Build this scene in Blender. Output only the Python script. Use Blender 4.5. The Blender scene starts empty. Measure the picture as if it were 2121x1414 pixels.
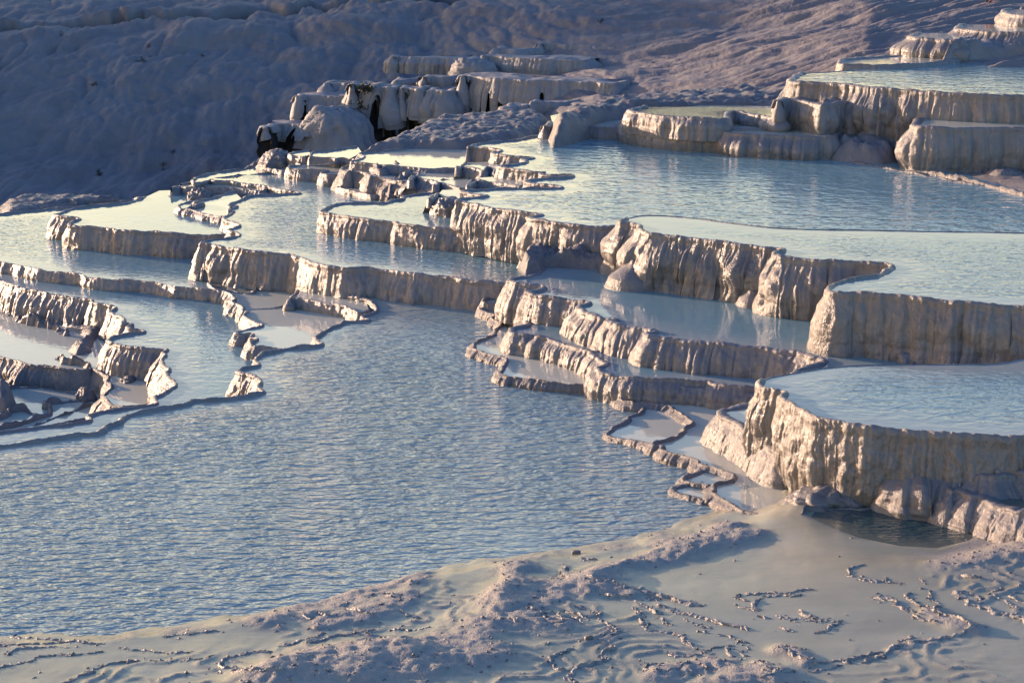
import bpy, math, random
import numpy as np
from mathutils import Vector, geometry

SC = bpy.context.scene
COL = SC.collection
R = math.radians

# ------------------------------------------------------------ camera, sky, sun, exposure
CAM_H = 12.0
PITCH = 13.45
FPX = 4000.0            # focal length in pixels of a 2121 px wide frame
cam_d = bpy.data.cameras.new('camera')
cam_d.sensor_width = 36.0
cam_d.lens = 36.0 * FPX / 2121.0
cam_d.clip_start = 0.5
cam_d.clip_end = 3000.0
cam = bpy.data.objects.new('camera', cam_d)
COL.objects.link(cam)
cam.location = (0, 0, CAM_H)
cam.rotation_euler = (R(90 - PITCH), 0, 0)
SC.camera = cam

SUN_EL, SUN_BACK = 7.0, 32.0          # degrees; the sun stands left, a little beyond the view's side
sdir = Vector((-math.cos(R(SUN_BACK)) * math.cos(R(SUN_EL)), math.sin(R(SUN_BACK)) * math.cos(R(SUN_EL)), math.sin(R(SUN_EL))))
world = bpy.data.worlds.new('World')
SC.world = world
world.use_nodes = True
wn = world.node_tree.nodes
wl = world.node_tree.links
bg = wn['Background']
sky = wn.new('ShaderNodeTexSky')
sky.sky_type = 'NISHITA'
sky.sun_disc = False
sky.sun_elevation = R(SUN_EL)
sky.sun_rotation = math.atan2(sdir.x, sdir.y)
sky.altitude = 300
sky.air_density = 1.5
sky.dust_density = 0.4
sky.ozone_density = 1.5
# the evening sky: warm near the horizon all the way round, violet-blue overhead
tc = wn.new('ShaderNodeTexCoord'); sep = wn.new('ShaderNodeSeparateXYZ'); rmp = wn.new('ShaderNodeValToRGB'); mul = wn.new('ShaderNodeMix')
wl.new(tc.outputs['Generated'], sep.inputs[0]); wl.new(sep.outputs['Z'], rmp.inputs[0])
rmp.color_ramp.elements[0].position = 0.10; rmp.color_ramp.elements[0].color = (0, 0, 0, 1)
rmp.color_ramp.elements[1].position = 0.62; rmp.color_ramp.elements[1].color = (1, 1, 1, 1)
mul.data_type = 'RGBA'; mul.blend_type = 'MULTIPLY'; mul.inputs[0].default_value = 1
# warmer on the sun's side of the horizon, cooler on the far side
dot = wn.new('ShaderNodeVectorMath'); dot.operation = 'DOT_PRODUCT'; dot.inputs[1].default_value = (sdir.x, sdir.y, 0)
wl.new(tc.outputs['Generated'], dot.inputs[0])
mr = wn.new('ShaderNodeMapRange'); mr.inputs['From Min'].default_value = -1; mr.inputs['From Max'].default_value = 1
wl.new(dot.outputs['Value'], mr.inputs['Value'])
hor = wn.new('ShaderNodeMix'); hor.data_type = 'RGBA'
hor.inputs[6].default_value = (.48, .88, 1.70, 1); hor.inputs[7].default_value = (2.5, 1.82, 1.36, 1)
wl.new(mr.outputs[0], hor.inputs[0])
up = wn.new('ShaderNodeMix'); up.data_type = 'RGBA'
wl.new(rmp.outputs[0], up.inputs[0]); wl.new(hor.outputs[2], up.inputs[6]); up.inputs[7].default_value = (.32, .52, 1.10, 1)
wl.new(sky.outputs[0], mul.inputs[6]); wl.new(up.outputs[2], mul.inputs[7])
wl.new(mul.outputs[2], bg.inputs['Color'])
bg.inputs["Strength"].default_value = 0.10
sun_d = bpy.data.lights.new('sun', 'SUN')
sun_d.energy = 3.1
sun_d.angle = R(0.5)
sun_d.color = (1.0, 0.69, 0.48)
sun = bpy.data.objects.new('sun', sun_d)
COL.objects.link(sun)
sun.rotation_euler = sdir.to_track_quat('Z', 'Y').to_euler()
sun.location = (-60, 60, 40)
SC.view_settings.view_transform = 'Standard'
SC.view_settings.look = 'None'
SC.view_settings.exposure = 1.74
SC.view_settings.gamma = 1.0
SC.view_settings.use_curve_mapping = False
SC.cycles.use_denoising = True
SC.cycles.max_bounces = 6

# ------------------------------------------------------------ pixels of the photograph to places in the world
CP, SP = math.cos(R(PITCH)), math.sin(R(PITCH))
def ray(px, py):
    u = (px - 1060.5) / FPX
    v = (707.0 - py) / FPX
    return np.array([u, CP + v * SP, -SP + v * CP])
def at_z(px, py, z):
    d = ray(px, py)
    t = (z - CAM_H) / d[2]
    return np.array([d[0] * t, d[1] * t])
def at_y(px, py, Y):
    d = ray(px, py)
    t = Y / d[1]
    return np.array([d[0] * t, Y, CAM_H + d[2] * t])
def z_at(py, Y):
    return float(at_y(1060, py, Y)[2])
def region(x0, y0, s):
    return lambda pts: [(x0 + x / s, y0 + y / s) for x, y in pts]
R1 = region(0, 300, 3.027); R2 = region(600, 250, 3.027); R3 = region(1250, 380, 2.434)
R4 = region(1050, 0, 1.98); R5 = region(0, 0, 1.928); R6 = region(0, 520, 3.027)
R7 = region(900, 520, 2.494); R8 = region(1250, 700, 2.434); RA = region(700, 270, 4.079)
RB = region(300, 280, 4.079); RC = region(0, 560, 3.821); RD = region(1350, 900, 2.751)
RE = region(530, 60, 2.651); RF = region(950, 1130, 3.263); RG = region(1480, 1130, 3.309)
RH = region(380, 1180, 3.263); FU = lambda p: list(p)

# ------------------------------------------------------------ noise
def _h(ix, iy, iz, seed):
    h = (ix.astype(np.int64) * 374761393 + iy.astype(np.int64) * 668265263 + iz.astype(np.int64) * 1274126177 + seed * 974634777) & 0xffffffff
    h = ((h ^ (h >> 13)) * 1274126177) & 0xffffffff
    h = ((h ^ (h >> 16)) * 2246822519) & 0xffffffff
    return ((h ^ (h >> 15)) & 0xffffff) / float(0xffffff)
def vnoise(x, y=0.0, z=0.0, seed=0):
    x, y, z = np.broadcast_arrays(np.asarray(x, float), np.asarray(y, float), np.asarray(z, float))
    ix, iy, iz = np.floor(x), np.floor(y), np.floor(z)
    fx, fy, fz = x - ix, y - iy, z - iz
    fx, fy, fz = [f * f * (3 - 2 * f) for f in (fx, fy, fz)]
    o = 0
    for a in (0, 1):
        for b in (0, 1):
            for c in (0, 1):
                w = (fx if a else 1 - fx) * (fy if b else 1 - fy) * (fz if c else 1 - fz)
                o = o + w * _h(ix + a, iy + b, iz + c, seed)
    return o * 2 - 1
def fbm(x, y=0.0, z=0.0, seed=0, oct=4, gain=.5):
    o, a, f = 0, 1.0, 1.0
    for k in range(oct):
        o = o + a * vnoise(np.asarray(x) * f, np.asarray(y) * f, np.asarray(z) * f, seed + k * 17)
        a *= gain; f *= 2.03
    return o
def worley1(x, seed=0):
    x = np.asarray(x, float); i = np.floor(x); best = np.full(x.shape, 9.0)
    z = np.zeros_like(x)
    for k in (-1, 0, 1):
        c = i + k; p = c + .15 + .7 * _h(c, z, z, seed)
        best = np.minimum(best, np.abs(x - p))
    return best
def worley2(x, y, seed=0):
    x, y = np.broadcast_arrays(np.asarray(x, float), np.asarray(y, float))
    i, j = np.floor(x), np.floor(y); f1 = np.full(x.shape, 9.0); f2 = np.full(x.shape, 9.0); z = np.zeros_like(x)
    for a in (-1, 0, 1):
        for b in (-1, 0, 1):
            ci, cj = i + a, j + b
            d = np.hypot(x - ci - .1 - .8 * _h(ci, cj, z, seed), y - cj - .1 - .8 * _h(ci, cj, z + 1, seed))
            f2 = np.minimum(f2, np.maximum(f1, d)); f1 = np.minimum(f1, d)
    return f1, f2
def sstep(a, b, x):
    t = np.clip((np.asarray(x, float) - a) / (b - a), 0, 1)
    return t * t * (3 - 2 * t)
def pillow(f, k=1.5):
    return 1 - np.minimum(1, f * k) ** 2

# ------------------------------------------------------------ path helpers
def chaikin(p, n=2):
    p = np.asarray(p, float)
    for _ in range(n):
        q = [p[0]]
        for a, b in zip(p[:-1], p[1:]):
            q += [a * .75 + b * .25, a * .25 + b * .75]
        q.append(p[-1]); p = np.array(q)
    return p
def resample(p, ds):
    p = np.asarray(p, float)
    L = np.concatenate([[0], np.cumsum(np.hypot(*np.diff(p[:, :2], axis=0).T))])
    n = max(4, int(L[-1] / ds) + 1)
    s = np.linspace(0, L[-1], n)
    return np.stack([np.interp(s, L, p[:, k]) for k in range(p.shape[1])], 1), s
def smooth1(a, n):
    if n < 1: return a
    k = np.exp(-np.linspace(-2, 2, 2 * n + 1) ** 2); k /= k.sum()
    b = np.concatenate([np.repeat(a[:1], n, 0), a, np.repeat(a[-1:], n, 0)])
    return np.stack([np.convolve(b[:, c], k, 'valid') for c in range(a.shape[1])], 1)
def area(p):
    p = np.asarray(p); x, y = p[:, 0], p[:, 1]
    return .5 * np.sum(x * np.roll(y, -1) - np.roll(x, -1) * y)
def left_normals(p, soft):
    t = np.gradient(p, axis=0)
    t = smooth1(t, soft)
    t /= np.maximum(np.hypot(t[:, 0], t[:, 1]), 1e-9)[:, None]
    return np.stack([-t[:, 1], t[:, 0]], 1)
def seg_dist(P, poly, closed=False):
    P = np.asarray(P, float); poly = np.asarray(poly, float)
    best = np.full(len(P), 1e9); n = len(poly)
    for i in range(n if closed else n - 1):
        a, b = poly[i], poly[(i + 1) % n]; ab = b - a
        t = np.clip(((P - a) @ ab) / max(ab @ ab, 1e-12), 0, 1)
        best = np.minimum(best, np.hypot(*(P - a - t[:, None] * ab).T))
    return best
def inside(P, poly):
    P = np.asarray(P, float); poly = np.asarray(poly, float); r = np.zeros(len(P), bool); n = len(poly)
    for i in range(n):
        x1, y1 = poly[i]; x2, y2 = poly[(i + 1) % n]
        if y1 == y2: continue
        c = ((y1 > P[:, 1]) != (y2 > P[:, 1])) & (P[:, 0] < (x2 - x1) * (P[:, 1] - y1) / (y2 - y1) + x1)
        r ^= c
    return r

# ------------------------------------------------------------ objects
def mesh_obj(name, verts, faces, mat, parent=None, attrs=None, smooth=True, origin=None):
    verts = np.asarray(verts, float)
    if parent is not None: origin = np.array(parent['_o'])
    elif origin is None: origin = np.zeros(3)
    me = bpy.data.meshes.new(name)
    faces = np.asarray(faces) if not isinstance(faces, list) else faces
    me.from_pydata((verts - origin).tolist(), [], faces.tolist() if hasattr(faces, 'tolist') else faces)
    if smooth: me.polygons.foreach_set('use_smooth', [True] * len(me.polygons))
    for k, v in (attrs or {}).items():
        a = me.attributes.new(k, 'FLOAT', 'POINT'); a.data.foreach_set('value', np.asarray(v, np.float32))
    me.materials.append(mat)
    me.update()
    o = bpy.data.objects.new(name, me); COL.objects.link(o)
    if parent is not None: o.parent = parent
    else: o.location = origin
    return o
ROOTS = []
def thing(name, label, cat, loc, group=None):
    o = bpy.data.objects.new(name, None); COL.objects.link(o)
    o.location = loc; o.empty_display_size = .3
    o['label'] = label; o['category'] = cat
    if group: o['group'] = group
    o['_o'] = [float(v) for v in loc]
    ROOTS.append(o)
    return o
def grid_faces(nc, nr, off=0, flip=False):
    i, j = np.meshgrid(np.arange(nc - 1), np.arange(nr - 1), indexing='ij')
    a = (i * nr + j).ravel() + off
    f = np.stack([a, a + nr, a + nr + 1, a + 1], 1)
    return f[:, ::-1] if flip else f
# ------------------------------------------------------------ materials
def new_mat(name):
    m = bpy.data.materials.new(name); m.use_nodes = True
    nt = m.node_tree
    return m, nt, nt.nodes['Principled BSDF']
def nd(nt, typ, **kw):
    n = nt.nodes.new(typ)
    for k, v in kw.items():
        if k in n.inputs: n.inputs[k].default_value = v
        else: setattr(n, k, v)
    return n
def noise(nt, vec, scale, detail=4, rough=.55, dist=0.0):
    n = nd(nt, 'ShaderNodeTexNoise', Scale=scale, Detail=detail, Roughness=rough, Distortion=dist)
    nt.links.new(vec, n.inputs['Vector'])
    return n.outputs['Fac']
def mapping(nt, vec, scale=(1, 1, 1), rot=(0, 0, 0)):
    n = nd(nt, 'ShaderNodeMapping'); n.inputs['Scale'].default_value = scale; n.inputs['Rotation'].default_value = rot
    nt.links.new(vec, n.inputs['Vector']); return n.outputs[0]
def ramp(nt, fac, stops, interp='LINEAR'):
    n = nd(nt, 'ShaderNodeValToRGB'); e = n.color_ramp.elements; n.color_ramp.interpolation = interp
    while len(e) < len(stops): e.new(.5)
    for el, (p, c) in zip(e, stops):
        el.position = p; el.color = (*c, 1) if len(c) == 3 else c
    nt.links.new(fac, n.inputs['Fac']); return n.outputs['Color']
def mixc(nt, fac, a, b, mode='MIX'):
    n = nd(nt, 'ShaderNodeMix', data_type='RGBA', blend_type=mode)
    for s, v in ((0, fac), (6, a), (7, b)):
        if hasattr(v, 'is_output'): nt.links.new(v, n.inputs[s])
        else: n.inputs[s].default_value = v if not isinstance(v, tuple) else (*v, 1)[:4]
    return n.outputs[2]
def mth(nt, op, a, b=0.0, clamp=False):
    n = nd(nt, 'ShaderNodeMath', operation=op, use_clamp=clamp)
    for s, v in ((0, a), (1, b)):
        if hasattr(v, 'is_output'): nt.links.new(v, n.inputs[s])
        else: n.inputs[s].default_value = v
    return n.outputs[0]
def attr(nt, name):
    n = nd(nt, 'ShaderNodeAttribute', attribute_name=name); return n.outputs['Fac']
def bump(nt, h, strength, dist, normal=None):
    n = nd(nt, 'ShaderNodeBump', Strength=1.0, Distance=dist)
    if hasattr(strength, 'is_output'): nt.links.new(strength, n.inputs['Strength'])
    else: n.inputs['Strength'].default_value = strength
    nt.links.new(h, n.inputs['Height'])
    if normal is not None: nt.links.new(normal, n.inputs['Normal'])
    return n.outputs['Normal']
def position(nt):
    return nd(nt, 'ShaderNodeNewGeometry').outputs['Position']

def travertine(name, c1, c2, stain, rough=(.3, .55), coat=.25, bstr=.6, wet=True):
    m, nt, b = new_mat(name)
    P = position(nt)
    col = mixc(nt, ramp(nt, noise(nt, P, 1.1, 5), [(.35, (0, 0, 0)), (.65, (1, 1, 1))]), c1, c2)
    streak = ramp(nt, noise(nt, mapping(nt, P, (5, 5, .7)), 1.0, 4), [(.52, (0, 0, 0)), (.75, (1, 1, 1))])
    col = mixc(nt, mth(nt, 'MULTIPLY', streak, .55), col, stain)
    # tide line where the foot of a wall stands in water
    t = attr(nt, 'tide')
    col = mixc(nt, mth(nt, 'MULTIPLY', t, .6), col, (.085, .06, .04))
    nt.links.new(col, b.inputs['Base Color'])
    r = nd(nt, 'ShaderNodeMapRange', **{'To Min': rough[0], 'To Max': rough[1]})
    nt.links.new(noise(nt, P, 7, 3), r.inputs['Value'])
    nt.links.new(r.outputs[0], b.inputs['Roughness'])
    b.inputs['Coat Weight'].default_value = coat
    b.inputs['Coat Roughness'].default_value = .22
    n1 = bump(nt, noise(nt, mapping(nt, P, (11, 11, 6)), 1.0, 6, .68), bstr, .07)
    n2 = bump(nt, noise(nt, mapping(nt, P, (40, 40, 22)), 1.0, 3, .65), bstr, .025, n1)
    nt.links.new(n2, b.inputs['Normal'])
    nt.links.new(n2, b.inputs['Coat Normal'])
    return m
MT = {}
MT['wall'] = travertine('travertine', (.175, .168, .172), (.225, .215, .218), (.155, .135, .122))
MT['rough'] = travertine('rough_travertine', (.16, .154, .16), (.21, .20, .205), (.135, .12, .112), (.35, .6), .2, .9)
MT['warm'] = travertine('warm_travertine', (.185, .172, .164), (.235, .22, .208), (.155, .13, .105), (.24, .45), .4, .7)
MT['crust'] = travertine('crust_rim', (.30, .285, .265), (.38, .365, .34), (.24, .21, .18), (.3, .5), .2, .8)
MT['far'] = travertine('far_travertine', (.22, .217, .225), (.275, .27, .275), (.18, .172, .168), (.5, .7), 0.0, .5)

def recess_shade():  # near-black colour stands for the shade inside the hollows
    m, nt, b = new_mat('recess_shade')
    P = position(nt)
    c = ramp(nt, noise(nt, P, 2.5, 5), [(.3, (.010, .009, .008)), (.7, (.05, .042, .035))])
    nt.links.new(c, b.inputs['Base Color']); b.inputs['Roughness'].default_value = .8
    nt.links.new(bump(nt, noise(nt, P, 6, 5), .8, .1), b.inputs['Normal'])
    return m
MT['dark'] = recess_shade()

def water(name, deep, shallow, rough=.03, amp=.03, scale=2.6, ang=0.0, stretch=1.5):
    m, nt, b = new_mat(name)
    P = position(nt)
    d = attr(nt, 'depth'); rp = attr(nt, 'ripple')
    col = mixc(nt, d, shallow, deep)
    col = mixc(nt, mth(nt, 'MULTIPLY', ramp(nt, noise(nt, P, .35, 4), [(.35, (0, 0, 0)), (.65, (1, 1, 1))]), .35), col, tuple(x * .8 for x in deep))
    nt.links.new(col, b.inputs['Base Color'])
    b.inputs['Roughness'].default_value = rough
    b.inputs['IOR'].default_value = 1.36
    w1 = noise(nt, mapping(nt, P, (1, stretch, 1), (0, 0, ang)), scale, 2, .45, .35)
    w2 = noise(nt, mapping(nt, P, (1, stretch * .8, 1), (0, 0, ang + .6)), scale * 2.3, 2, .5, .2)
    h = mth(nt, 'ADD', w1, mth(nt, 'MULTIPLY', w2, .45))
    n = bump(nt, h, rp, amp)
    fine = bump(nt, noise(nt, P, 5, 2), .05, .012, n)
    nt.links.new(fine, b.inputs['Normal'])
    return m
MT['water'] = water('turquoise_water', (.19, .33, .37), (.38, .42, .39), amp=.055)
MT['water_big'] = water('wide_pool_water', (.265, .37, .375), (.46, .46, .39), amp=.068, scale=1.9, ang=.08, stretch=2.3)
MT['water_far'] = water('upper_pool_water', (.20, .37, .41), (.40, .46, .43), amp=.06, scale=1.5)
MT['water_calm'] = water('calm_pool_water', (.60, .60, .48), (.65, .63, .49), amp=.06)
MT['water_dark'] = water('shaded_pool_water', (.035, .075, .085), (.16, .17, .13), amp=.10, scale=3.2, ang=-.25, stretch=3.0)  # dark body colour: deep water plus painted reflection of shaded wall and hill

def silt():
    m, nt, b = new_mat('silt_and_crust')
    P = position(nt)
    cr = attr(nt, 'crust')
    big = ramp(nt, noise(nt, mapping(nt, P, (.5, 1.2, 1)), .8, 5, .6), [(.3, (.275, .275, .21)), (.5, (.325, .328, .252)), (.7, (.375, .378, .295))])
    fine = noise(nt, mapping(nt, P, (1.5, 9, 1), (0, 0, -.1)), 2.5, 4)
    base = mixc(nt, mth(nt, 'MULTIPLY', fine, .25), big, (.24, .225, .16))
    crc = mixc(nt, noise(nt, P, 12, 4), (.29, .275, .25), (.40, .385, .355))
    col = mixc(nt, cr, base, crc)
    nt.links.new(col, b.inputs['Base Color'])
    rr = nd(nt, 'ShaderNodeMapRange', **{'To Min': .22, 'To Max': .5})
    nt.links.new(cr, rr.inputs['Value']); nt.links.new(rr.outputs[0], b.inputs['Roughness'])
    b.inputs['IOR'].default_value = 1.33
    n1 = bump(nt, noise(nt, P, 26, 5, .6), mth(nt, 'MULTIPLY', cr, .9), .04)
    n2 = bump(nt, noise(nt, mapping(nt, P, (2, 7, 1)), 1.6, 3), .10, .03, n1)
    n2 = bump(nt, noise(nt, P, 38, 4, .65), .22, .012, n2)
    nt.links.new(n2, b.inputs['Normal'])
    return m
MT['silt'] = silt()

def hillmat():
    m, nt, b = new_mat('weathered_travertine_slope')
    P = position(nt)
    col = ramp(nt, noise(nt, P, .35, 6, .6), [(.3, (.165, .155, .162)), (.55, (.20, .188, .192)), (.75, (.235, .22, .218))])
    warm = attr(nt, 'warm')
    col = mixc(nt, warm, col, mixc(nt, noise(nt, P, .8, 5), (.17, .155, .155), (.22, .205, .205)))
    spk = ramp(nt, noise(nt, P, 1.7, 6, .7), [(.62, (0, 0, 0)), (.74, (1, 1, 1))])
    col = mixc(nt, mth(nt, 'MULTIPLY', spk, .5), col, (.13, .115, .10))
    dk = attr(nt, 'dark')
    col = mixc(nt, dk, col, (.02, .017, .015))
    nt.links.new(col, b.inputs['Base Color'])
    b.inputs['Roughness'].default_value = .7
    n1 = bump(nt, noise(nt, P, 1.6, 7, .62), .45, .4)
    nt.links.new(n1, b.inputs['Normal'])
    return m
MT['hill'] = hillmat()
def plain(name, c, rough=.7):
    m, nt, b = new_mat(name)
    P = position(nt)
    nt.links.new(mixc(nt, noise(nt, P, 14, 3), tuple(x * .75 for x in c), c), b.inputs['Base Color'])
    b.inputs['Roughness'].default_value = rough
    return m
MT['leaf'] = plain('dark_leaf', (.03, .04, .018))
MT['twig'] = plain('twig', (.05, .035, .025))
# ------------------------------------------------------------ builders
def xy(pts, z):
    return np.array([at_z(px, py, z) for px, py in pts])

def rim_path(pts, z, ds, jit, seed, rounds=2, pre=None, post=None):
    q = xy(pts, z)
    if pre is not None:
        d = pre - q[0]; L = np.hypot(*d); q = np.concatenate([[q[0] + d * min(1, 1.6 / L)], [q[0] + d * min(.5, .5 / L)], q])
    if post is not None:
        d = post - q[-1]; L = np.hypot(*d); q = np.concatenate([q, [q[-1] + d * min(.5, .5 / L)], [q[-1] + d * min(1, 1.6 / L)]])
    p = chaikin(q, rounds)
    p, s = resample(p, ds)
    n = left_normals(p, int(.12 / ds) + 1)
    j = fbm(s * 1.1, seed=seed, oct=2) * jit + vnoise(s * 5.5, seed=seed + 5) * jit * .45 + vnoise(s * 14, seed=seed + 9) * jit * .22
    j *= sstep(0, .3, s) * sstep(0, .3, s[-1] - s) * .85 + .15
    p = p + n * j[:, None]
    n = left_normals(p, int(.16 / ds) + 1)
    return p, n, s

def wall_mesh(p, n, s, top, foot, bottom, w, prm, seed, gap=None):
    """One ribbon: inner lip, rim top, outer face with draperies. n points outward."""
    N = len(p)
    ds = s[1] - s[0]
    H = max(.08, top - foot)
    tz = top + fbm(s * 2.2, seed=seed + 1, oct=3) * prm['notch'] + vnoise(s * 17, seed=seed + 2) * prm['notch'] * .35
    Q = top - bottom
    K = int(np.clip(Q / (ds * .9), 8, 64))
    q = np.linspace(0, 1, K + 1)[None, :] ** 1.0 * np.ones((N, 1))
    zz = tz[:, None] - q * (tz[:, None] - bottom)
    if gap is not None:
        zz = tz[:, None] - q * (tz[:, None] - gap[:, None])
    v = np.clip((tz[:, None] - zz) / H, 0, 2.0)
    S = s[:, None] + 0 * v
    sw = S + .06 * H * vnoise(S * 1.5, v * 2, seed=seed + 3) + .05 * vnoise(S * 4, zz * 3, seed=seed + 4)
    fl = prm['flute']
    sw = sw + .55 * fl * 3 * vnoise(s[:, None] * .45 / fl * .3, seed=seed + 40) + 0 * S
    vary = .45 + .75 * sstep(-.35, .4, fbm(s * .45, seed=seed + 41, oct=2))[:, None]
    big = pillow(worley1(sw / prm['lobe'], seed + 6)) - .6
    mid = pillow(worley1(sw / fl, seed + 7)) - .55
    sml = pillow(worley1(sw / (fl * .37), seed + 8)) - .55
    f1, f2 = worley2(sw / (fl * 3.2), zz / (fl * 6.5) + .3 * vnoise(S * 2, seed=seed + 21), seed + 10)
    tong = pillow(f1, 1.25)
    a, b_ = worley2(sw / (fl * 1.5), zz / (fl * 2.6), seed + 12)
    knob = pillow(a, 1.3)
    grow = sstep(0, .45, v)
    amp = prm['amp'] * min(1.0, .25 + H) * vary
    off = prm['flare'] * H * np.minimum(v, 1.15) ** prm['pw'] + prm['bulge'] * H * np.sin(np.pi * np.clip(v, 0, 1))
    off += amp * (.50 * big * grow * prm.get('lobeamp', 1) + .27 * mid * (.25 + .75 * grow) + .24 * sml * (.4 + .6 * grow))
    off += amp * .75 * tong * sstep(.12, .7, v) * prm.get('tong', 1) + amp * .22 * knob * sstep(.05, .5, v) * prm.get('knob', 1)
    off += .03 * min(1, H * 2) * np.exp(-((v - .05) / .06) ** 2) * (H > .25)
    off += fbm(S * 6, zz * 6, seed=seed + 14, oct=3) * .018 * prm.get('grain', 1) + vnoise(S * 23, zz * 19, seed=seed + 15) * .006 * prm.get('grain', 1)
    off[:, 0] = vnoise(s * 9, seed=seed + 16) * .012
    X = p[:, 0:1] + n[:, 0:1] * off
    Y = p[:, 1:2] + n[:, 1:2] * off
    Z = zz + fbm(S * 7, zz * 7, 3.3, seed=seed + 17, oct=2) * .010
    face = np.stack([X, Y, Z], 2)
    def lip(o, dz, k):
        oo = -w * o * (1 + .3 * vnoise(s * 3, seed=seed + 30 + k))
        return np.stack([p[:, 0] + n[:, 0] * oo, p[:, 1] + n[:, 1] * oo, tz + dz], 1)[:, None]
    inner = [lip(1.5, -(prm['lip'] + .25), 0), lip(1.1, -prm['lip'] * .5 - .012, 0), lip(.75, -.004, 0), lip(.3, .008, 1)]
    V = np.concatenate(inner + [face], 1)
    nr = V.shape[1]
    vis = np.clip(V[:, :, 2], -99, 99)
    tide = np.exp(-((vis - foot - .02) / .045) ** 2) * (.55 + .45 * vnoise(S[:, :1] * 2 + 0 * vis, seed=seed + 18)) * (H > .2)
    return V.reshape(-1, 3), grid_faces(N, nr), tide.ravel()

PRM = dict(grain=1.1, flute=.15, lobe=.9, amp=.16, flare=.14, bulge=.03, pw=1.2, notch=.024, lip=.055)
ALLW = []
def flat_mesh(poly, z, step, rim_pts=None, seed=0):
    """A sheet filling poly, with inner points so that it can carry ripple and depth."""
    poly = np.asarray(poly)
    lo, hi = poly.min(0), poly.max(0)
    nx, ny = max(2, int((hi[0] - lo[0]) / step)), max(2, int((hi[1] - lo[1]) / step))
    while nx * ny > 16000:
        step *= 1.2; nx, ny = int((hi[0] - lo[0]) / step), int((hi[1] - lo[1]) / step)
    gx, gy = np.meshgrid(np.linspace(lo[0], hi[0], nx), np.linspace(lo[1], hi[1], ny), indexing='ij')
    g = np.stack([gx.ravel(), gy.ravel()], 1) + np.random.RandomState(seed).uniform(-.3, .3, (nx * ny, 2)) * step
    g = g[inside(g, poly)]
    pts = [Vector(a) for a in poly] + [Vector(a) for a in g]
    m = len(poly)
    vs, es, fs, *_ = geometry.delaunay_2d_cdt(pts, [(i, (i + 1) % m) for i in range(m)], [], 1, 1e-5)
    V = np.array([(a.x, a.y, z) for a in vs])
    F = []
    for f in fs:
        a, b, c = [V[i] for i in f[:3]]
        F.append(list(f) if (b[0] - a[0]) * (c[1] - a[1]) - (b[1] - a[1]) * (c[0] - a[0]) > 0 else list(f)[::-1])
    return V, F

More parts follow.
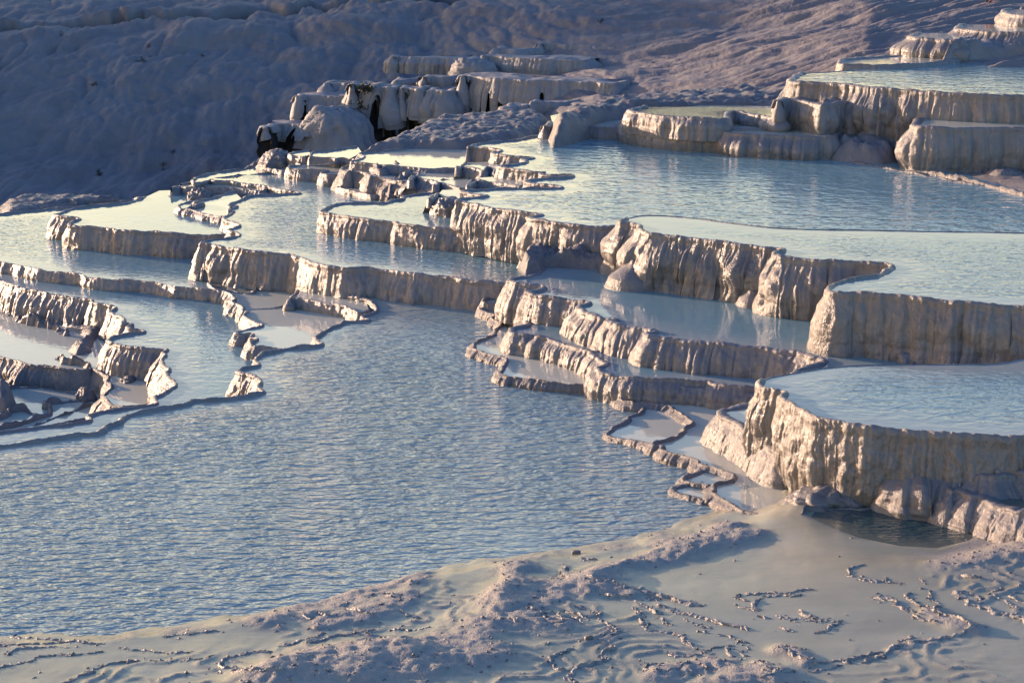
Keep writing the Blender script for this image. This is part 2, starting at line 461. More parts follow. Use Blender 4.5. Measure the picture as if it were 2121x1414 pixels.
def pool(label, z, segs, foot, name='terrace_pool', cat='terrace pool', wat='water', ripple=.5, lip=None, seed=1, w=.075,
         jit=.05, mat='wall', px_step=2.3, group=None, calm_far=.25, deep=1.0, edge=1.2, drop=.35, top='water', topmat=None,
         rough_top=0.0, patchy=.5, fringe=None, rounds=2, **over):
    prm = dict(PRM); prm.update(over)
    if lip is not None: prm['lip'] = lip
    lip = prm['lip']
    raw = np.concatenate([xy(p, z + lip) for k, p in segs])
    ccw = area(raw) > 0
    mid = raw.mean(0)
    dist = np.hypot(mid[0], mid[1])
    ds = max(.018, px_step * min(dist, np.hypot(*np.array([r for k, p in segs if k != 'h' for r in xy(p, z + lip)]).mean(0))) / FPX)
    root = thing(name, label, cat, (float(mid[0]), float(mid[1]), foot - .05), group)
    bound, rims = [], []
    for i, (k, pts) in enumerate(segs):
        if k == 'h':
            bound.append(xy(pts, z)); continue
        pv, nx = segs[i - 1], segs[(i + 1) % len(segs)]
        pre = xy(pv[1][-1:], z)[0] if pv[0] == 'h' else None
        post = xy(nx[1][:1], z)[0] if nx[0] == 'h' else None
        w_, lip_ = (w, lip) if k == 'r' else (.05, .012)
        prm['lip'] = lip_
        p, n, s = rim_path(pts, z + lip, ds, jit if k == 'r' else .02, seed * 31 + i, rounds, pre, post)
        if ccw: n = -n
        gapz = None
        if fringe:
            H = z + lip - foot
            t = worley1(s * fringe['tf'] + .4 * vnoise(s * 1.3, seed=seed + 73), seed + 71)
            slit = sstep(fringe.get('t0', .26), fringe.get('t0', .26) + .12, t)
            tall = np.clip(.5 + .9 * vnoise(s * 1.7, seed=seed + 72), .1, 1) * sstep(fringe['lo'], fringe['lo'] + .3, fbm(s * fringe['f'], seed=seed + 70, oct=2))
            g = np.clip(fringe['h'] * slit * tall + fringe.get('min', 0) * (.8 + .3 * vnoise(s * 3, seed=seed + 74)), 0, .85)
            gapz = foot - .3 * (1 - sstep(0, .1, g)) + H * g
        V, F, tide = wall_mesh(p, n, s, z + lip_, foot, foot - drop, w_, dict(prm, notch=prm['notch'] if k == 'r' else .004), seed * 31 + i * 7, gapz)
        if not ccw: F = F[:, ::-1]
        mesh_obj('rim_wall', V, F, MT[mat], root, {'tide': tide if top == 'water' else tide * 0})
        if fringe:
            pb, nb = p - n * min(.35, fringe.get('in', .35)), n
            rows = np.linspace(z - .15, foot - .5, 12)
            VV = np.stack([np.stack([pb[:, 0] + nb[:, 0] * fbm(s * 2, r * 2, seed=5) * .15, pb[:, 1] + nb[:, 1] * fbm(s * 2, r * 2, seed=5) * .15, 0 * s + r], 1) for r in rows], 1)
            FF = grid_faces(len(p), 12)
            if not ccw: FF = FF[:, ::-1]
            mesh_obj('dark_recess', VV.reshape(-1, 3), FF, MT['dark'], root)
        e = p - n * w_ * .55
        bound.append(e[::2] if len(e) > 8 else e); rims.append(e[::3])
    poly = np.concatenate(bound)
    step = np.clip(dist * .007, .16, .6)
    if rough_top: step = np.clip(dist * .0022, .08, .25)
    V, F = flat_mesh(poly, z, step, seed=seed)
    rim = np.concatenate(rims)
    P = V[:, :2]
    D = np.full(len(P), 1e9)
    for c in range(0, len(rim), 64):
        D = np.minimum(D, np.min(np.hypot(P[:, None, 0] - rim[None, c:c + 64, 0], P[:, None, 1] - rim[None, c:c + 64, 1]), 1))
    if top == 'water':
        y0, y1 = np.percentile(rim[:, 1], 2), np.percentile(rim[:, 1], 98)
        rp = ripple * (1 - patchy + patchy * sstep(-.45, .5, fbm(P[:, 0] * .16, P[:, 1] * .09, seed=seed + 50, oct=3)) * 1.5)
        rp = rp * (.15 + .85 * sstep(.1, 1.4, D))
        if calm_far: rp = rp * (.12 + .88 * sstep(0, calm_far, (y1 - P[:, 1]) / max(1, y1 - y0)))
        dp = deep * sstep(0, edge, D + .25 * fbm(P[:, 0] * .8, P[:, 1] * .8, seed=seed, oct=3))
        mesh_obj('water', V, F, MT['water' if wat is None else wat], root, {'ripple': rp, 'depth': dp})
    else:
        V[:, 2] += rough_top * (fbm(P[:, 0] * 1.2, P[:, 1] * 1.2, seed=seed, oct=5) - .2) * sstep(0, .25, D)
        mesh_obj('ledge_top', V, F, MT[topmat or mat], root)
    return root

def ridge(label, pts, z, h=.07, w=.11, mat='rough', parent=None, seed=1, name='rimstone_ridge', cat='rimstone', px_step=2.4, jit=.03, breaks=.35, base=.12, group=None, crumb=.15):
    """A low rimstone dam standing on a flat or in shallow water."""
    p = chaikin(xy(pts, z) if z is not None else flat_xy(pts), 2)
    ds = max(.018, px_step * np.hypot(*p.mean(0)) / FPX)
    p, s = resample(p, ds)
    if z is None: z = smooth1(ground_z(p)[:, None], 3)[:, 0]
    n = left_normals(p, int(.08 / ds) + 1)
    p = p + n * (fbm(s * 4, seed=seed, oct=2) * jit + vnoise(s * 13, seed=seed + 1) * jit * .5)[:, None]
    ends = sstep(0, .12, s) * sstep(0, .12, s[-1] - s)
    hh = h * (.75 + .6 * fbm(s * 2.5, seed=seed + 2, oct=3)) * ends - breaks * h * sstep(.1, .7, fbm(s * 1.3, seed=seed + 3, oct=2))
    ww = w * (.8 + .5 * vnoise(s * 3, seed=seed + 4)) * (.3 + .7 * ends)
    prof = [(-1.0, -base / max(h, .01)), (-.8, .08), (-.42, .62), (.0, 1.0), (.42, .68), (.8, .1), (1.0, -base / max(h, .01))]
    cols = []
    for k, (o, q) in enumerate(prof):
        r = 1 + .35 * vnoise(s * 8, k * 1.7, seed=seed + 6) + crumb * vnoise(s * 24, k * 2.3, seed=seed + 8)
        zz = z + (hh * q if q > 0 else -base + 0 * s) + vnoise(s * 15, k, seed=seed + 7) * .01 + crumb * .035 * vnoise(s * 27, k * 1.4, seed=seed + 9) * (abs(o) < .9)
        cols.append(np.stack([p[:, 0] + n[:, 0] * o * ww * r * .5, p[:, 1] + n[:, 1] * o * ww * r * .5, zz + 0 * s], 1)[:, None])
    V = np.concatenate(cols, 1)
    F = grid_faces(len(p), len(prof), flip=True)
    if parent is None:
        o = mesh_obj(name, V.reshape(-1, 3), F, MT[mat], origin=np.array([*p.mean(0), z]))
        o['label'] = label; o['category'] = cat
        if group: o['group'] = group
        return o
    return mesh_obj(name, V.reshape(-1, 3), F, MT[mat], parent)

def lump(label, px, py, z, rx, ry, rz, mat='wall', seed=1, parent=None, name='travertine_lump', cat='travertine lump', group=None, drape=.12):
    """A rounded flowstone boss with draped sides, its base under the surface at z; (px, py) is the pixel of its base centre."""
    c = at_z(px, py, z)
    nu, nv = 56, 26
    U, W = np.meshgrid(np.linspace(0, 2 * np.pi, nu), np.linspace(0.02, 1, nv), indexing='ij')
    rad = np.sin(W * np.pi / 2) ** .8 * (1 + .12 * (W > .9) * (W - .9) * 10)
    cx, cy = np.cos(U), np.sin(U)
    r = 1 + .22 * vnoise(cx * 1.3 + seed, cy * 1.3, seed=seed) + .12 * vnoise(cx * 3 + seed, cy * 3, W * 2, seed=seed + 1)
    fl = pillow(np.abs(((U * 7 / np.pi + vnoise(cx * 2, cy * 2, W * 2, seed=seed + 2)) % 1) - .5) * 1.0, 1.6)
    r = r + drape * (fl - .5) * sstep(.2, .7, W)
    X = c[0] + rx * rad * r * cx; Y = c[1] + ry * rad * r * cy
    Z = z - .12 + (rz + .12) * np.cos(W * np.pi / 2) ** .75 * (1 + .15 * vnoise(cx * W * 3, cy * W * 3, seed=seed + 3))
    g = fbm(X * 9, Y * 9, Z * 9, seed=seed + 4, oct=4) * .05 * min(1, rz * 3)
    X = X + g * cx; Y = Y + g * cy; Z = Z + g
    X[-1], Y[-1], Z[-1] = X[0], Y[0], Z[0]
    V = np.stack([X, Y, Z], 2)
    F = grid_faces(nu, nv, flip=True)
    tide = np.exp(-((V[:, :, 2] - z - .02) / .035) ** 2).ravel() * .7
    if parent is None:
        o = mesh_obj(name, V.reshape(-1, 3), F, MT[mat], origin=np.array([c[0], c[1], z]), attrs={'tide': tide})
        o['label'] = label; o['category'] = cat
        if group: o['group'] = group
        return o
    return mesh_obj(name, V.reshape(-1, 3), F, MT[mat], parent, {'tide': tide})

def shelf(label, pts, z, h, mat='rough', seed=1, name='rough_shelf', cat='rock shelf', edge=.5, step=None, steps=0.0, tilt=None, freq=1.4, base=.3, warm=None):
    """An uneven flowstone shelf: a sheet of knobs and small steps that sinks under its surroundings at its rim."""
    poly = chaikin(np.concatenate([xy(pts, z), xy(pts[:1], z)]), 1)[:-1]
    dist = np.hypot(*poly.mean(0))
    V, F = flat_mesh(poly, z, step or np.clip(dist * .0013, .05, .14), seed=seed)
    P = V[:, :2]
    D = seg_dist(P, poly, True)
    g = fbm(P[:, 0] * freq, P[:, 1] * freq, seed=seed, oct=5)
    f1, f2 = worley2(P[:, 0] * freq * 2.2, P[:, 1] * freq * 1.1, seed + 3)
    q = .55 + .45 * g + .35 * pillow(f1, 1.3)
    f3, f4 = worley2(P[:, 0] * freq * 6, P[:, 1] * freq * 3.5, seed + 4)
    q += .16 * pillow(f3, 1.3) + .06 * vnoise(P[:, 0] * 17, P[:, 1] * 12, seed=seed + 5)
    if steps: q = q * .45 + .55 * (np.floor(q / steps) + sstep(.0, .25, (q / steps) % 1)) * steps
    V[:, 2] = z - base + (base + h * q) * sstep(0, edge, D)
    if tilt is not None: V[:, 2] += (P - poly.mean(0)) @ np.array(tilt) * sstep(0, edge, D)
    c = poly.mean(0)
    o = mesh_obj(name, V, F, MT[mat], origin=np.array([c[0], c[1], z - base]))
    o['label'] = label; o['category'] = cat
    return o
# ------------------------------------------------------------ the terrain under everything
def struct(o):
    o['kind'] = 'structure'; return o

def hillside():
    """The far slope, laid out as columns of (pixel row, distance) and then carved into knobs and runnels."""
    cols = {-900: [(560, 70), (420, 76), (300, 82), (170, 92), (95, 100), (72, 104), (30, 116), (-60, 136), (-200, 158)],
            -300: [(560, 80), (420, 87), (300, 94), (170, 102), (100, 108), (78, 112), (40, 122), (0, 133), (-80, 148), (-200, 166)],
            0: [(540, 86), (440, 91), (300, 99), (170, 106), (98, 111), (76, 115), (40, 124), (0, 134), (-80, 150), (-200, 168)],
            250: [(520, 90), (430, 94), (300, 100), (160, 107), (90, 112), (70, 116), (35, 124), (0, 134), (-80, 150), (-200, 168)],
            500: [(480, 92), (390, 96), (300, 100), (150, 108), (76, 113), (57, 117), (30, 124), (0, 134), (-80, 150), (-200, 168)],
            900: [(420, 90), (330, 94), (240, 100), (150, 108), (60, 114), (32, 117), (22, 121), (0, 130), (-80, 146), (-200, 165)],
            1200: [(330, 82), (250, 86), (200, 93), (150, 100), (95, 106), (40, 111), (14, 115), (0, 119), (-80, 138), (-200, 160)],
            1300: [(318, 80), (246, 84), (200, 90), (147, 98), (85, 105), (33, 110), (10, 114), (0, 117), (-80, 136), (-335, 172)],
            1500: [(300, 76), (240, 80), (200, 85), (140, 93), (60, 103), (20, 109), (0, 113), (-80, 130), (-335, 170)],
            1800: [(280, 72), (200, 77), (140, 82), (80, 90), (40, 96), (0, 103), (-80, 120), (-200, 140)],
            2121: [(260, 71), (160, 77), (100, 84), (50, 91), (0, 99), (-80, 113), (-200, 132)],
            2900: [(260, 71), (160, 77), (100, 84), (50, 91), (0, 99), (-80, 113), (-200, 132)]}
    xs = sorted(cols)
    px = np.concatenate([np.linspace(-900, -100, 60), np.linspace(-96, 2216, 580), np.linspace(2225, 2900, 50)])
    NR = 330
    tab = []
    for x in xs:
        c = sorted(cols[x], reverse=True)
        ys = np.array([a for a, b in c]); d = np.array([b for a, b in c])
        t = np.linspace(0, 1, len(c))
        # rows packed where they are seen
        y0 = ys[0]; row = np.concatenate([np.linspace(y0, -20, NR - 40), np.linspace(-25, ys[-1], 40)])
        tab.append((row, np.interp(-row, -ys, d)))
    rows = np.stack([a for a, b in tab]); deps = np.stack([b for a, b in tab])
    RY = np.stack([np.interp(px, xs, rows[:, k]) for k in range(NR)], 1)
    RD_ = np.stack([np.interp(px, xs, deps[:, k]) for k in range(NR)], 1)
    for _ in range(2):
        RD_[1:-1] = (RD_[:-2] + 2 * RD_[1:-1] + RD_[2:]) / 4
    PXX = px[:, None] + 0 * RY
    # the ledge line that crosses the slope dips with the pixel column, so rows follow their own knots
    u = (PXX - 1060.5) / FPX; v = (707 - RY) / FPX
    dy = CP + v * SP; dz = -SP + v * CP
    t = RD_ / dy
    X, Y, Z = u * t, RD_, CAM_H + dz * t
    back_z = Z.copy()
    g = np.stack([X, Y, Z], 2)
    du = np.gradient(g, axis=0); dv = np.gradient(g, axis=1)
    nrm = np.cross(du, dv); nrm /= np.linalg.norm(nrm, axis=2, keepdims=True)
    if nrm[300, 150, 1] > 0: nrm = -nrm
    sl = np.concatenate([np.zeros((len(px), 1)), np.cumsum(np.linalg.norm(np.diff(g, axis=1), axis=2), 1)], 1)
    rt = sstep(1050, 1500, PXX)
    # left: hanging knobs; right: runnels that stream down to the left
    wx = X + 1.2 * vnoise(X * .25, sl * .25, seed=3); ws = sl + 1.2 * vnoise(X * .25, sl * .25, seed=4)
    f1, f2 = worley2(wx / 4.2, ws / 5.0, 11); a = pillow(f1, 1.15)
    f3, f4 = worley2(wx / 1.5, ws / 2.6, 12); b = pillow(f3, 1.25)
    f5, f6 = worley2(wx / .55, ws / 1.3, 13); c = pillow(f5, 1.3)
    dl = .52 * a + .26 * b + .12 * c + .05 * fbm(X * 2.2, sl * 1.4, seed=19, oct=4) + .3 * fbm(X * .22, sl * .3, seed=14, oct=4)
    ca, sa = math.cos(.62), math.sin(.62)
    al, ac = X * ca + sl * sa, -X * sa + sl * ca
    ac = ac + .8 * vnoise(al * .2, ac * .3, seed=20)
    f7, f8 = worley2(al / 9, ac / 1.5, 15); d_ = pillow(f7, 1.2)
    f9, f0 = worley2(al / 3.6, ac / .55, 16); e = pillow(f9, 1.25)
    dr = .34 * d_ + .16 * e + .18 * fbm(al * .2, ac * .5, seed=17, oct=4) + .06 * fbm(al * .7, ac * 4, seed=18, oct=4)
    disp = dl * (1 - rt) + dr * rt
    # undercut seam below the upper ledge, coloured near-black along its line
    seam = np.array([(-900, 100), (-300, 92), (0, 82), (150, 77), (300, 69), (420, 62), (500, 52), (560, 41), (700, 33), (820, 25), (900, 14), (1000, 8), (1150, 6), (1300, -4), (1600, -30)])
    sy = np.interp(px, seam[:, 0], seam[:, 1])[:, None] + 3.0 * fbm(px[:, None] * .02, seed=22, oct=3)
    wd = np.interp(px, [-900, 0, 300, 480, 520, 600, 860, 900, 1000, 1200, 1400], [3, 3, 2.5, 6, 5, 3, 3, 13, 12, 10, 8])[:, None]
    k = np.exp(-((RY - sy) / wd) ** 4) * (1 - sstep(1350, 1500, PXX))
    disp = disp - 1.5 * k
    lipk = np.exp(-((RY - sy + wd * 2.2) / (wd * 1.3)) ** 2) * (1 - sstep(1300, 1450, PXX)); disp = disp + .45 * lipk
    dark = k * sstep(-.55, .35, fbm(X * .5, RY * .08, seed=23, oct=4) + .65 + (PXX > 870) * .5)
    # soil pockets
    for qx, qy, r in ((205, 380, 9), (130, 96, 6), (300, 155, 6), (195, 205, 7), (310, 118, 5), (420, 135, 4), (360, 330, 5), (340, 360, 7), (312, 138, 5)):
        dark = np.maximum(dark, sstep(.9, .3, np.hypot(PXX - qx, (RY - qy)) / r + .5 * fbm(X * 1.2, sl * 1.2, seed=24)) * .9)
    edge_fade = 1.0
    g = g + nrm * (disp * edge_fade)[:, :, None]
    warm = sstep(1250, 1900, PXX + 1.1 * (RY - 100)) * 1.0
    warm = np.maximum(warm, sstep(150, 290, RY) * .0)
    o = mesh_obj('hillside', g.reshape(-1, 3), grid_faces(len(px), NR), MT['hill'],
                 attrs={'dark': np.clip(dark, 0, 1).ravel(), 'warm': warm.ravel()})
    if o.data.polygons[1000].normal.y > 0: o.data.flip_normals()
    global HG, HPX, HRY
    HG, HPX, HRY = g, px, RY
    return struct(o)
hillside()
def hill_point(px, py):
    i = int(np.argmin(np.abs(HPX - px))); j = int(np.argmin(np.abs(HRY[i] - py)))
    return HG[i, j]

# unseen rise of the hill on the left, shaped to shade the far slope
def shading_hill():
    xs = np.linspace(-330, -62, 150); ys = np.linspace(96, 340, 130)
    X, Y = np.meshgrid(xs, ys, indexing='ij')
    Z = 31.5 * sstep(112, 185, Y + .25 * (X + 90)) * sstep(-62, -125, X) - 7 + .7 * fbm(X * .05, Y * .05, seed=31, oct=5) * sstep(-60, -75, X)
    o = mesh_obj('hill', np.stack([X, Y, Z], 2).reshape(-1, 3), grid_faces(150, 130), MT['hill'], attrs={'dark': np.zeros(X.size), 'warm': np.zeros(X.size)})
    return struct(o)
shading_hill()
# bedrock far below the pools, out to the horizon
def bedrock():
    xs = np.linspace(-420, 420, 80); ys = np.linspace(-60, 420, 60)
    X, Y = np.meshgrid(xs, ys, indexing='ij')
    Z = -9 + .5 * fbm(X * .05, Y * .05, seed=9)
    return struct(mesh_obj('terrain', np.stack([X, Y, Z], 2).reshape(-1, 3), grid_faces(80, 60), MT['far'], attrs={'tide': np.zeros(4800)}))
bedrock()

# ------------------------------------------------------------ the pools, front to back
BIG = dict(flute=.17, lobe=1.0)
pool('widest pool, rippled turquoise, in front of all the terraces', 0.0, [
    ('r', [(-420, 975), (-200, 940)] + R6([(0, 1213), (150, 1190), (300, 1165), (440, 1150), (560, 1132), (625, 1135), (660, 1090), (750, 1070), (775, 1030), (880, 1000), (1000, 975), (1100, 965), (1180, 945), (1215, 925), (1310, 925), (1345, 920), (1440, 915), (1500, 905), (1590, 885), (1650, 873), (1605, 850), (1625, 800), (1560, 770), (1475, 752), (1500, 730), (1560, 715), (1615, 710), (1610, 690), (1590, 675), (1630, 655), (1645, 630), (1700, 625), (1745, 608), (1850, 590), (1990, 582), (2015, 572), (1975, 545), (1960, 530), (2040, 500), (2070, 470), (2119, 460)])
     + R2([(340, 1250), (430, 1245), (500, 1243), (430, 1222), (470, 1210), (545, 1185), (540, 1160), (500, 1120), (430, 1110), (330, 1085), (290, 1060), (330, 1030), (365, 1010)])),
    ('h', [(760, 560), (1040, 580), (1150, 650), (1330, 830), (1600, 960), (1640, 1090), (1500, 1200), (1000, 1300), (600, 1390), (0, 1450), (-420, 1450)])],
    foot=-.6, wat='water_big', ripple=1.0, lip=.075, seed=3, w=.08, calm_far=.0, patchy=.75, edge=2.5, flare=.3, amp=.14, drop=.3)

pool('calm kite-shaped pool walled in by thin rims beside the widest pool', -.3, [
    ('r', R6([(1365, 248), (1400, 250), (1490, 300), (1440, 315), (1530, 340), (1500, 370), (1545, 372), (1520, 400), (1590, 440), (1650, 463), (1580, 475), (1490, 500), (1475, 512), (1590, 512), (1540, 540), (1625, 545), (1560, 572), (1550, 590), (1620, 598), (1745, 605)])),
    ('h', [(640, 745), (720, 720), (800, 650), (720, 590), (600, 590), (500, 580), (430, 590)])],
    foot=-.6, wat='water_calm', ripple=.06, seed=5, flare=.35, amp=.2, calm_far=0, jit=.045, drop=.3)

ridge('hair-thin rim crossing the calm kite-shaped pool', R6([(1545, 372), (1600, 366), (1680, 362), (1750, 354), (1805, 345)]), -.3, .035, .07, seed=4)

pool('small calm basin tucked under the fluted wall, with a lit right-hand rim', -.04, [
    ('r', R2([(-8, 1130), (10, 1105), (100, 1118), (180, 1135), (260, 1150), (330, 1160), (400, 1185), (430, 1205)])),
    ('h', R2([(500, 1190), (470, 1120), (340, 1060), (340, 1000), (60, 1040)]))],
    foot=-.32, wat='water_calm', ripple=.1, seed=6, flare=.2, amp=.16, calm_far=0)

pool('long pool behind the dark rim, ending at the stepped wall on its left', -.6, [
    ('r', R6([(-300, 120), (-60, 160), (0, 183), (60, 203), (150, 230), (250, 255), (340, 270), (450, 290), (580, 303), (560, 325), (640, 340), (735, 353), (660, 378), (760, 400), (795, 430), (740, 455), (850, 450), (790, 480), (860, 485), (940, 500), (800, 515), (720, 530), (650, 555), (720, 575), (850, 595), (1000, 610), (1045, 612), (1010, 640), (1040, 640), (1000, 690), (1080, 730), (1030, 770), (1095, 830), (1050, 865), (1010, 895), (940, 905), (1000, 948), (930, 960), (830, 970), (740, 985), (620, 1000), (540, 1030), (590, 1055), (500, 1065), (400, 1080), (270, 1087), (150, 1105), (0, 1127), (-200, 1160), (-600, 1230)])),
    ('h', [(-420, 985), (-200, 955), (0, 935), (420, 850), (560, 830), (620, 760), (760, 690), (750, 600), (600, 590), (450, 585), (0, 530), (-200, 510), (-420, 490)])],
    foot=-1.3, ripple=.6, seed=7, w=.07, flare=.28, amp=.2, calm_far=.3, patchy=.5, drop=.9, flute=.2)

pool('still pools below the stepped wall at the left edge', -1.38, [
    ('r', RC([(-80, 650), (0, 675), (40, 700), (150, 715), (180, 730), (290, 745), (370, 745), (450, 770), (600, 775), (700, 780), (730, 765), (760, 790), (880, 830), (830, 870), (890, 905), (830, 950), (800, 985), (850, 1040), (880, 1070), (950, 1080), (1000, 1085), (1170, 1060)])),
    ('h', RC([(1350, 1000), (1400, 800), (900, 500), (0, 100), (-400, 100), (-400, 600)]))],
    foot=-1.9, wat='water_calm', ripple=.06, seed=8, flare=.3, amp=.22, calm_far=0, mat='rough', drop=.5, flute=.22)

pool('lowest still pool at the left edge, ruled by thin dark rims', -1.9, [
    ('r', RC([(-600, 1150), (-300, 1210), (0, 1275), (300, 1240), (700, 1160), (900, 1120)])),
    ('h', RC([(1000, 1000), (900, 800), (-200, 650), (-600, 700)]))],
    foot=-3.2, wat='water_calm', ripple=.05, seed=9, calm_far=0, drop=5)

pool('pool held by the long low dark rim at the left edge', -.3, [
    ('r', R1([(-500, 640), (-200, 690), (-60, 715), (0, 735), (90, 742), (100, 750), (200, 775), (330, 790), (430, 800), (520, 812), (530, 828), (640, 840), (760, 845), (880, 850), (1000, 865), (1070, 880), (1200, 895), (1300, 905), (1400, 912), (1480, 917), (1590, 928), (1600, 905), (1640, 888), (1700, 890), (1800, 905), (1890, 913)])),
    ('h', [(640, 560), (600, 520), (440, 480), (380, 420)]),
    ('r', R1([(1060, 325), (990, 330), (930, 335), (800, 350), (640, 370), (530, 380), (420, 395), (310, 392), (250, 408), (120, 418), (0, 430), (-200, 455), (-500, 490)]))],
    foot=-.62, ripple=.6, seed=10, flare=.2, amp=.12, calm_far=.45, patchy=.4, w=.08, drop=.5, lip=.06, edge=1.8)

pool('oval pool with a straight shaded front wall, far left terrace', .45, [
    ('r', R1([(800, 362), (640, 372), (500, 388), (420, 402), (360, 428), (337, 437), (400, 445), (525, 457), (450, 473), (420, 490), (425, 500), (520, 507), (620, 515), (730, 527), (850, 540), (1000, 545), (1150, 555), (1300, 563), (1420, 563)])),
    ('h', [(510, 500), (540, 440), (480, 390), (330, 395)])],
    foot=-.3, ripple=.25, seed=11, flare=.16, amp=.18, calm_far=.75, flute=.2, w=.08)

pool('small calm pool hemmed by a wriggling rim beside the oval pool', .62, [
    ('r', RB([(665, 492), (600, 522), (460, 545), (300, 570), (255, 602), (300, 620), (380, 612), (400, 590), (440, 560), (490, 580), (420, 600), (330, 618), (400, 632), (450, 642), (500, 660), (570, 675), (680, 690)])),
    ('h', RB([(800, 690), (820, 540), (760, 480)]))],
    foot=.43, wat='water_calm', ripple=.05, seed=12, amp=.18, jit=.035, flare=.25)

pool('dry-lipped basin at the crest above the wriggling rim', .68, [
    ('r', RB([(230, 445), (285, 420), (330, 436), (440, 440), (430, 412), (490, 402), (470, 417), (520, 427), (680, 437), (900, 457), (1010, 472)])),
    ('h', RB([(1100, 440), (600, 380), (430, 370)])),
    ('r', RB([(440, 352), (400, 395), (300, 412)]))],
    foot=.42, wat='water_calm', ripple=.04, seed=13, amp=.16, calm_far=0)

pool('rippled pool with lit fluted walls in the middle of the left terraces', .8, [
    ('r', RB([(830, 283), (740, 288), (560, 312), (450, 343), (405, 388), (440, 402), (565, 366), (575, 384), (660, 382), (740, 392), (830, 402), (940, 415), (1050, 430), (1180, 465), (1370, 485)])
     + R1([(1750, 305), (1570, 313), (1510, 345), (1430, 365), (1425, 385), (1495, 378), (1440, 402), (1430, 420), (1475, 405), (1410, 450), (1420, 470), (1515, 500), (1430, 525), (1440, 537), (1490, 545), (1490, 572), (1330, 590), (1260, 602), (1238, 618), (1290, 615), (1380, 630), (1500, 650), (1600, 665), (1700, 673), (1830, 680), (1850, 690), (1900, 705), (1960, 735), (2060, 752), (2119, 760)])
     + R2([(400, 920), (520, 920), (640, 940), (760, 955), (900, 965), (1030, 975), (1100, 990), (1200, 1000), (1310, 1010), (1365, 1018)])),
    ('h', [(1110, 590), (1130, 540), (1110, 470), (1000, 420), (850, 360), (700, 330), (560, 320)])],
    foot=-.3, wat='water', ripple=.75, seed=14, flare=.16, amp=.19, calm_far=.55, patchy=.25, drop=.6, flute=.2, edge=1.8, jit=.055)

pool('narrow ledge pool below the rippled pool, with a lit knobbly rim', .35, [
    ('r', R2([(660, 990), (760, 990), (830, 1012), (900, 1030), (960, 1050), (1070, 1070), (1170, 1085), (1240, 1100), (1210, 1120), (1190, 1135), (1330, 1138)])),
    ('h', R2([(1420, 1100), (1400, 1000), (900, 960), (640, 950)]))],
    foot=0.0, wat='water_calm', ripple=.05, seed=15, amp=.2, calm_far=0, flare=.3)
ridge('thin inner rim along the narrow ledge pool', R2([(830, 1005), (930, 1025), (1050, 1050), (1200, 1070), (1330, 1082)]), .36, .05, .1, seed=6)

pool('calm pool with an evenly fluted crescent wall, below the big upper pool', 1.42, [
    ('r', R2([(840, 450), (690, 470), (720, 488), (640, 492), (600, 512), (560, 507), (430, 508), (300, 515), (240, 535), (195, 560), (190, 570), (280, 582), (360, 598), (470, 613), (560, 622), (672, 632), (645, 642), (740, 655), (850, 663), (1000, 675), (1150, 690), (1300, 702), (1490, 715)])),
    ('h', [(1120, 480), (1090, 430), (1000, 390)])],
    foot=.8, ripple=.25, seed=16, flare=.14, amp=.15, calm_far=.6, flute=.16, w=.11, jit=.035)

pool('first still pool inside the crest, behind a dark straight wall', 1.2, [
    ('r', RB([(1340, 205), (1270, 235), (1330, 248), (1240, 258), (1188, 270), (1240, 279), (1330, 286), (1440, 291), (1562, 294), (1480, 310), (1490, 322), (1560, 327), (1720, 333)])),
    ('h', RB([(1790, 240), (1690, 205), (1420, 190)]))],
    foot=.82, wat='water_calm', ripple=.04, seed=17, calm_far=0, amp=.16, jit=.04)
pool('crest pool under the black-fringed curtain, edged by knobs', 1.5, [
    ('r', RB([(1560, 128), (1430, 130), (1400, 150), (1375, 185), (1420, 182), (1500, 185), (1598, 190), (1605, 200), (1650, 190), (1720, 197), (1800, 207)])),
    ('h', RB([(1850, 170), (1800, 100)]))],
    foot=1.2, wat='water_calm', ripple=.04, seed=18, calm_far=0, amp=.16, jit=.04)
pool('small crest basin stacked in narrow steps, topmost on the left skyline', 1.45, [
    ('r', RB([(1330, 128), (1240, 138), (1200, 165), (1260, 172), (1370, 185)])),
    ('h', RB([(1400, 170), (1390, 132)]))],
    foot=1.2, wat='water_calm', ripple=.03, seed=19, calm_far=0, amp=.12, jit=.04)
pool('thin half-moon basin at the foot of the crest knob', .95, [
    ('r', RB([(1010, 262), (990, 272), (1060, 280), (1130, 290), (1200, 300)])),
    ('h', RB([(1210, 275), (1100, 255)]))],
    foot=.81, wat='water_calm', ripple=.03, seed=20, calm_far=0, amp=.1, jit=.03)

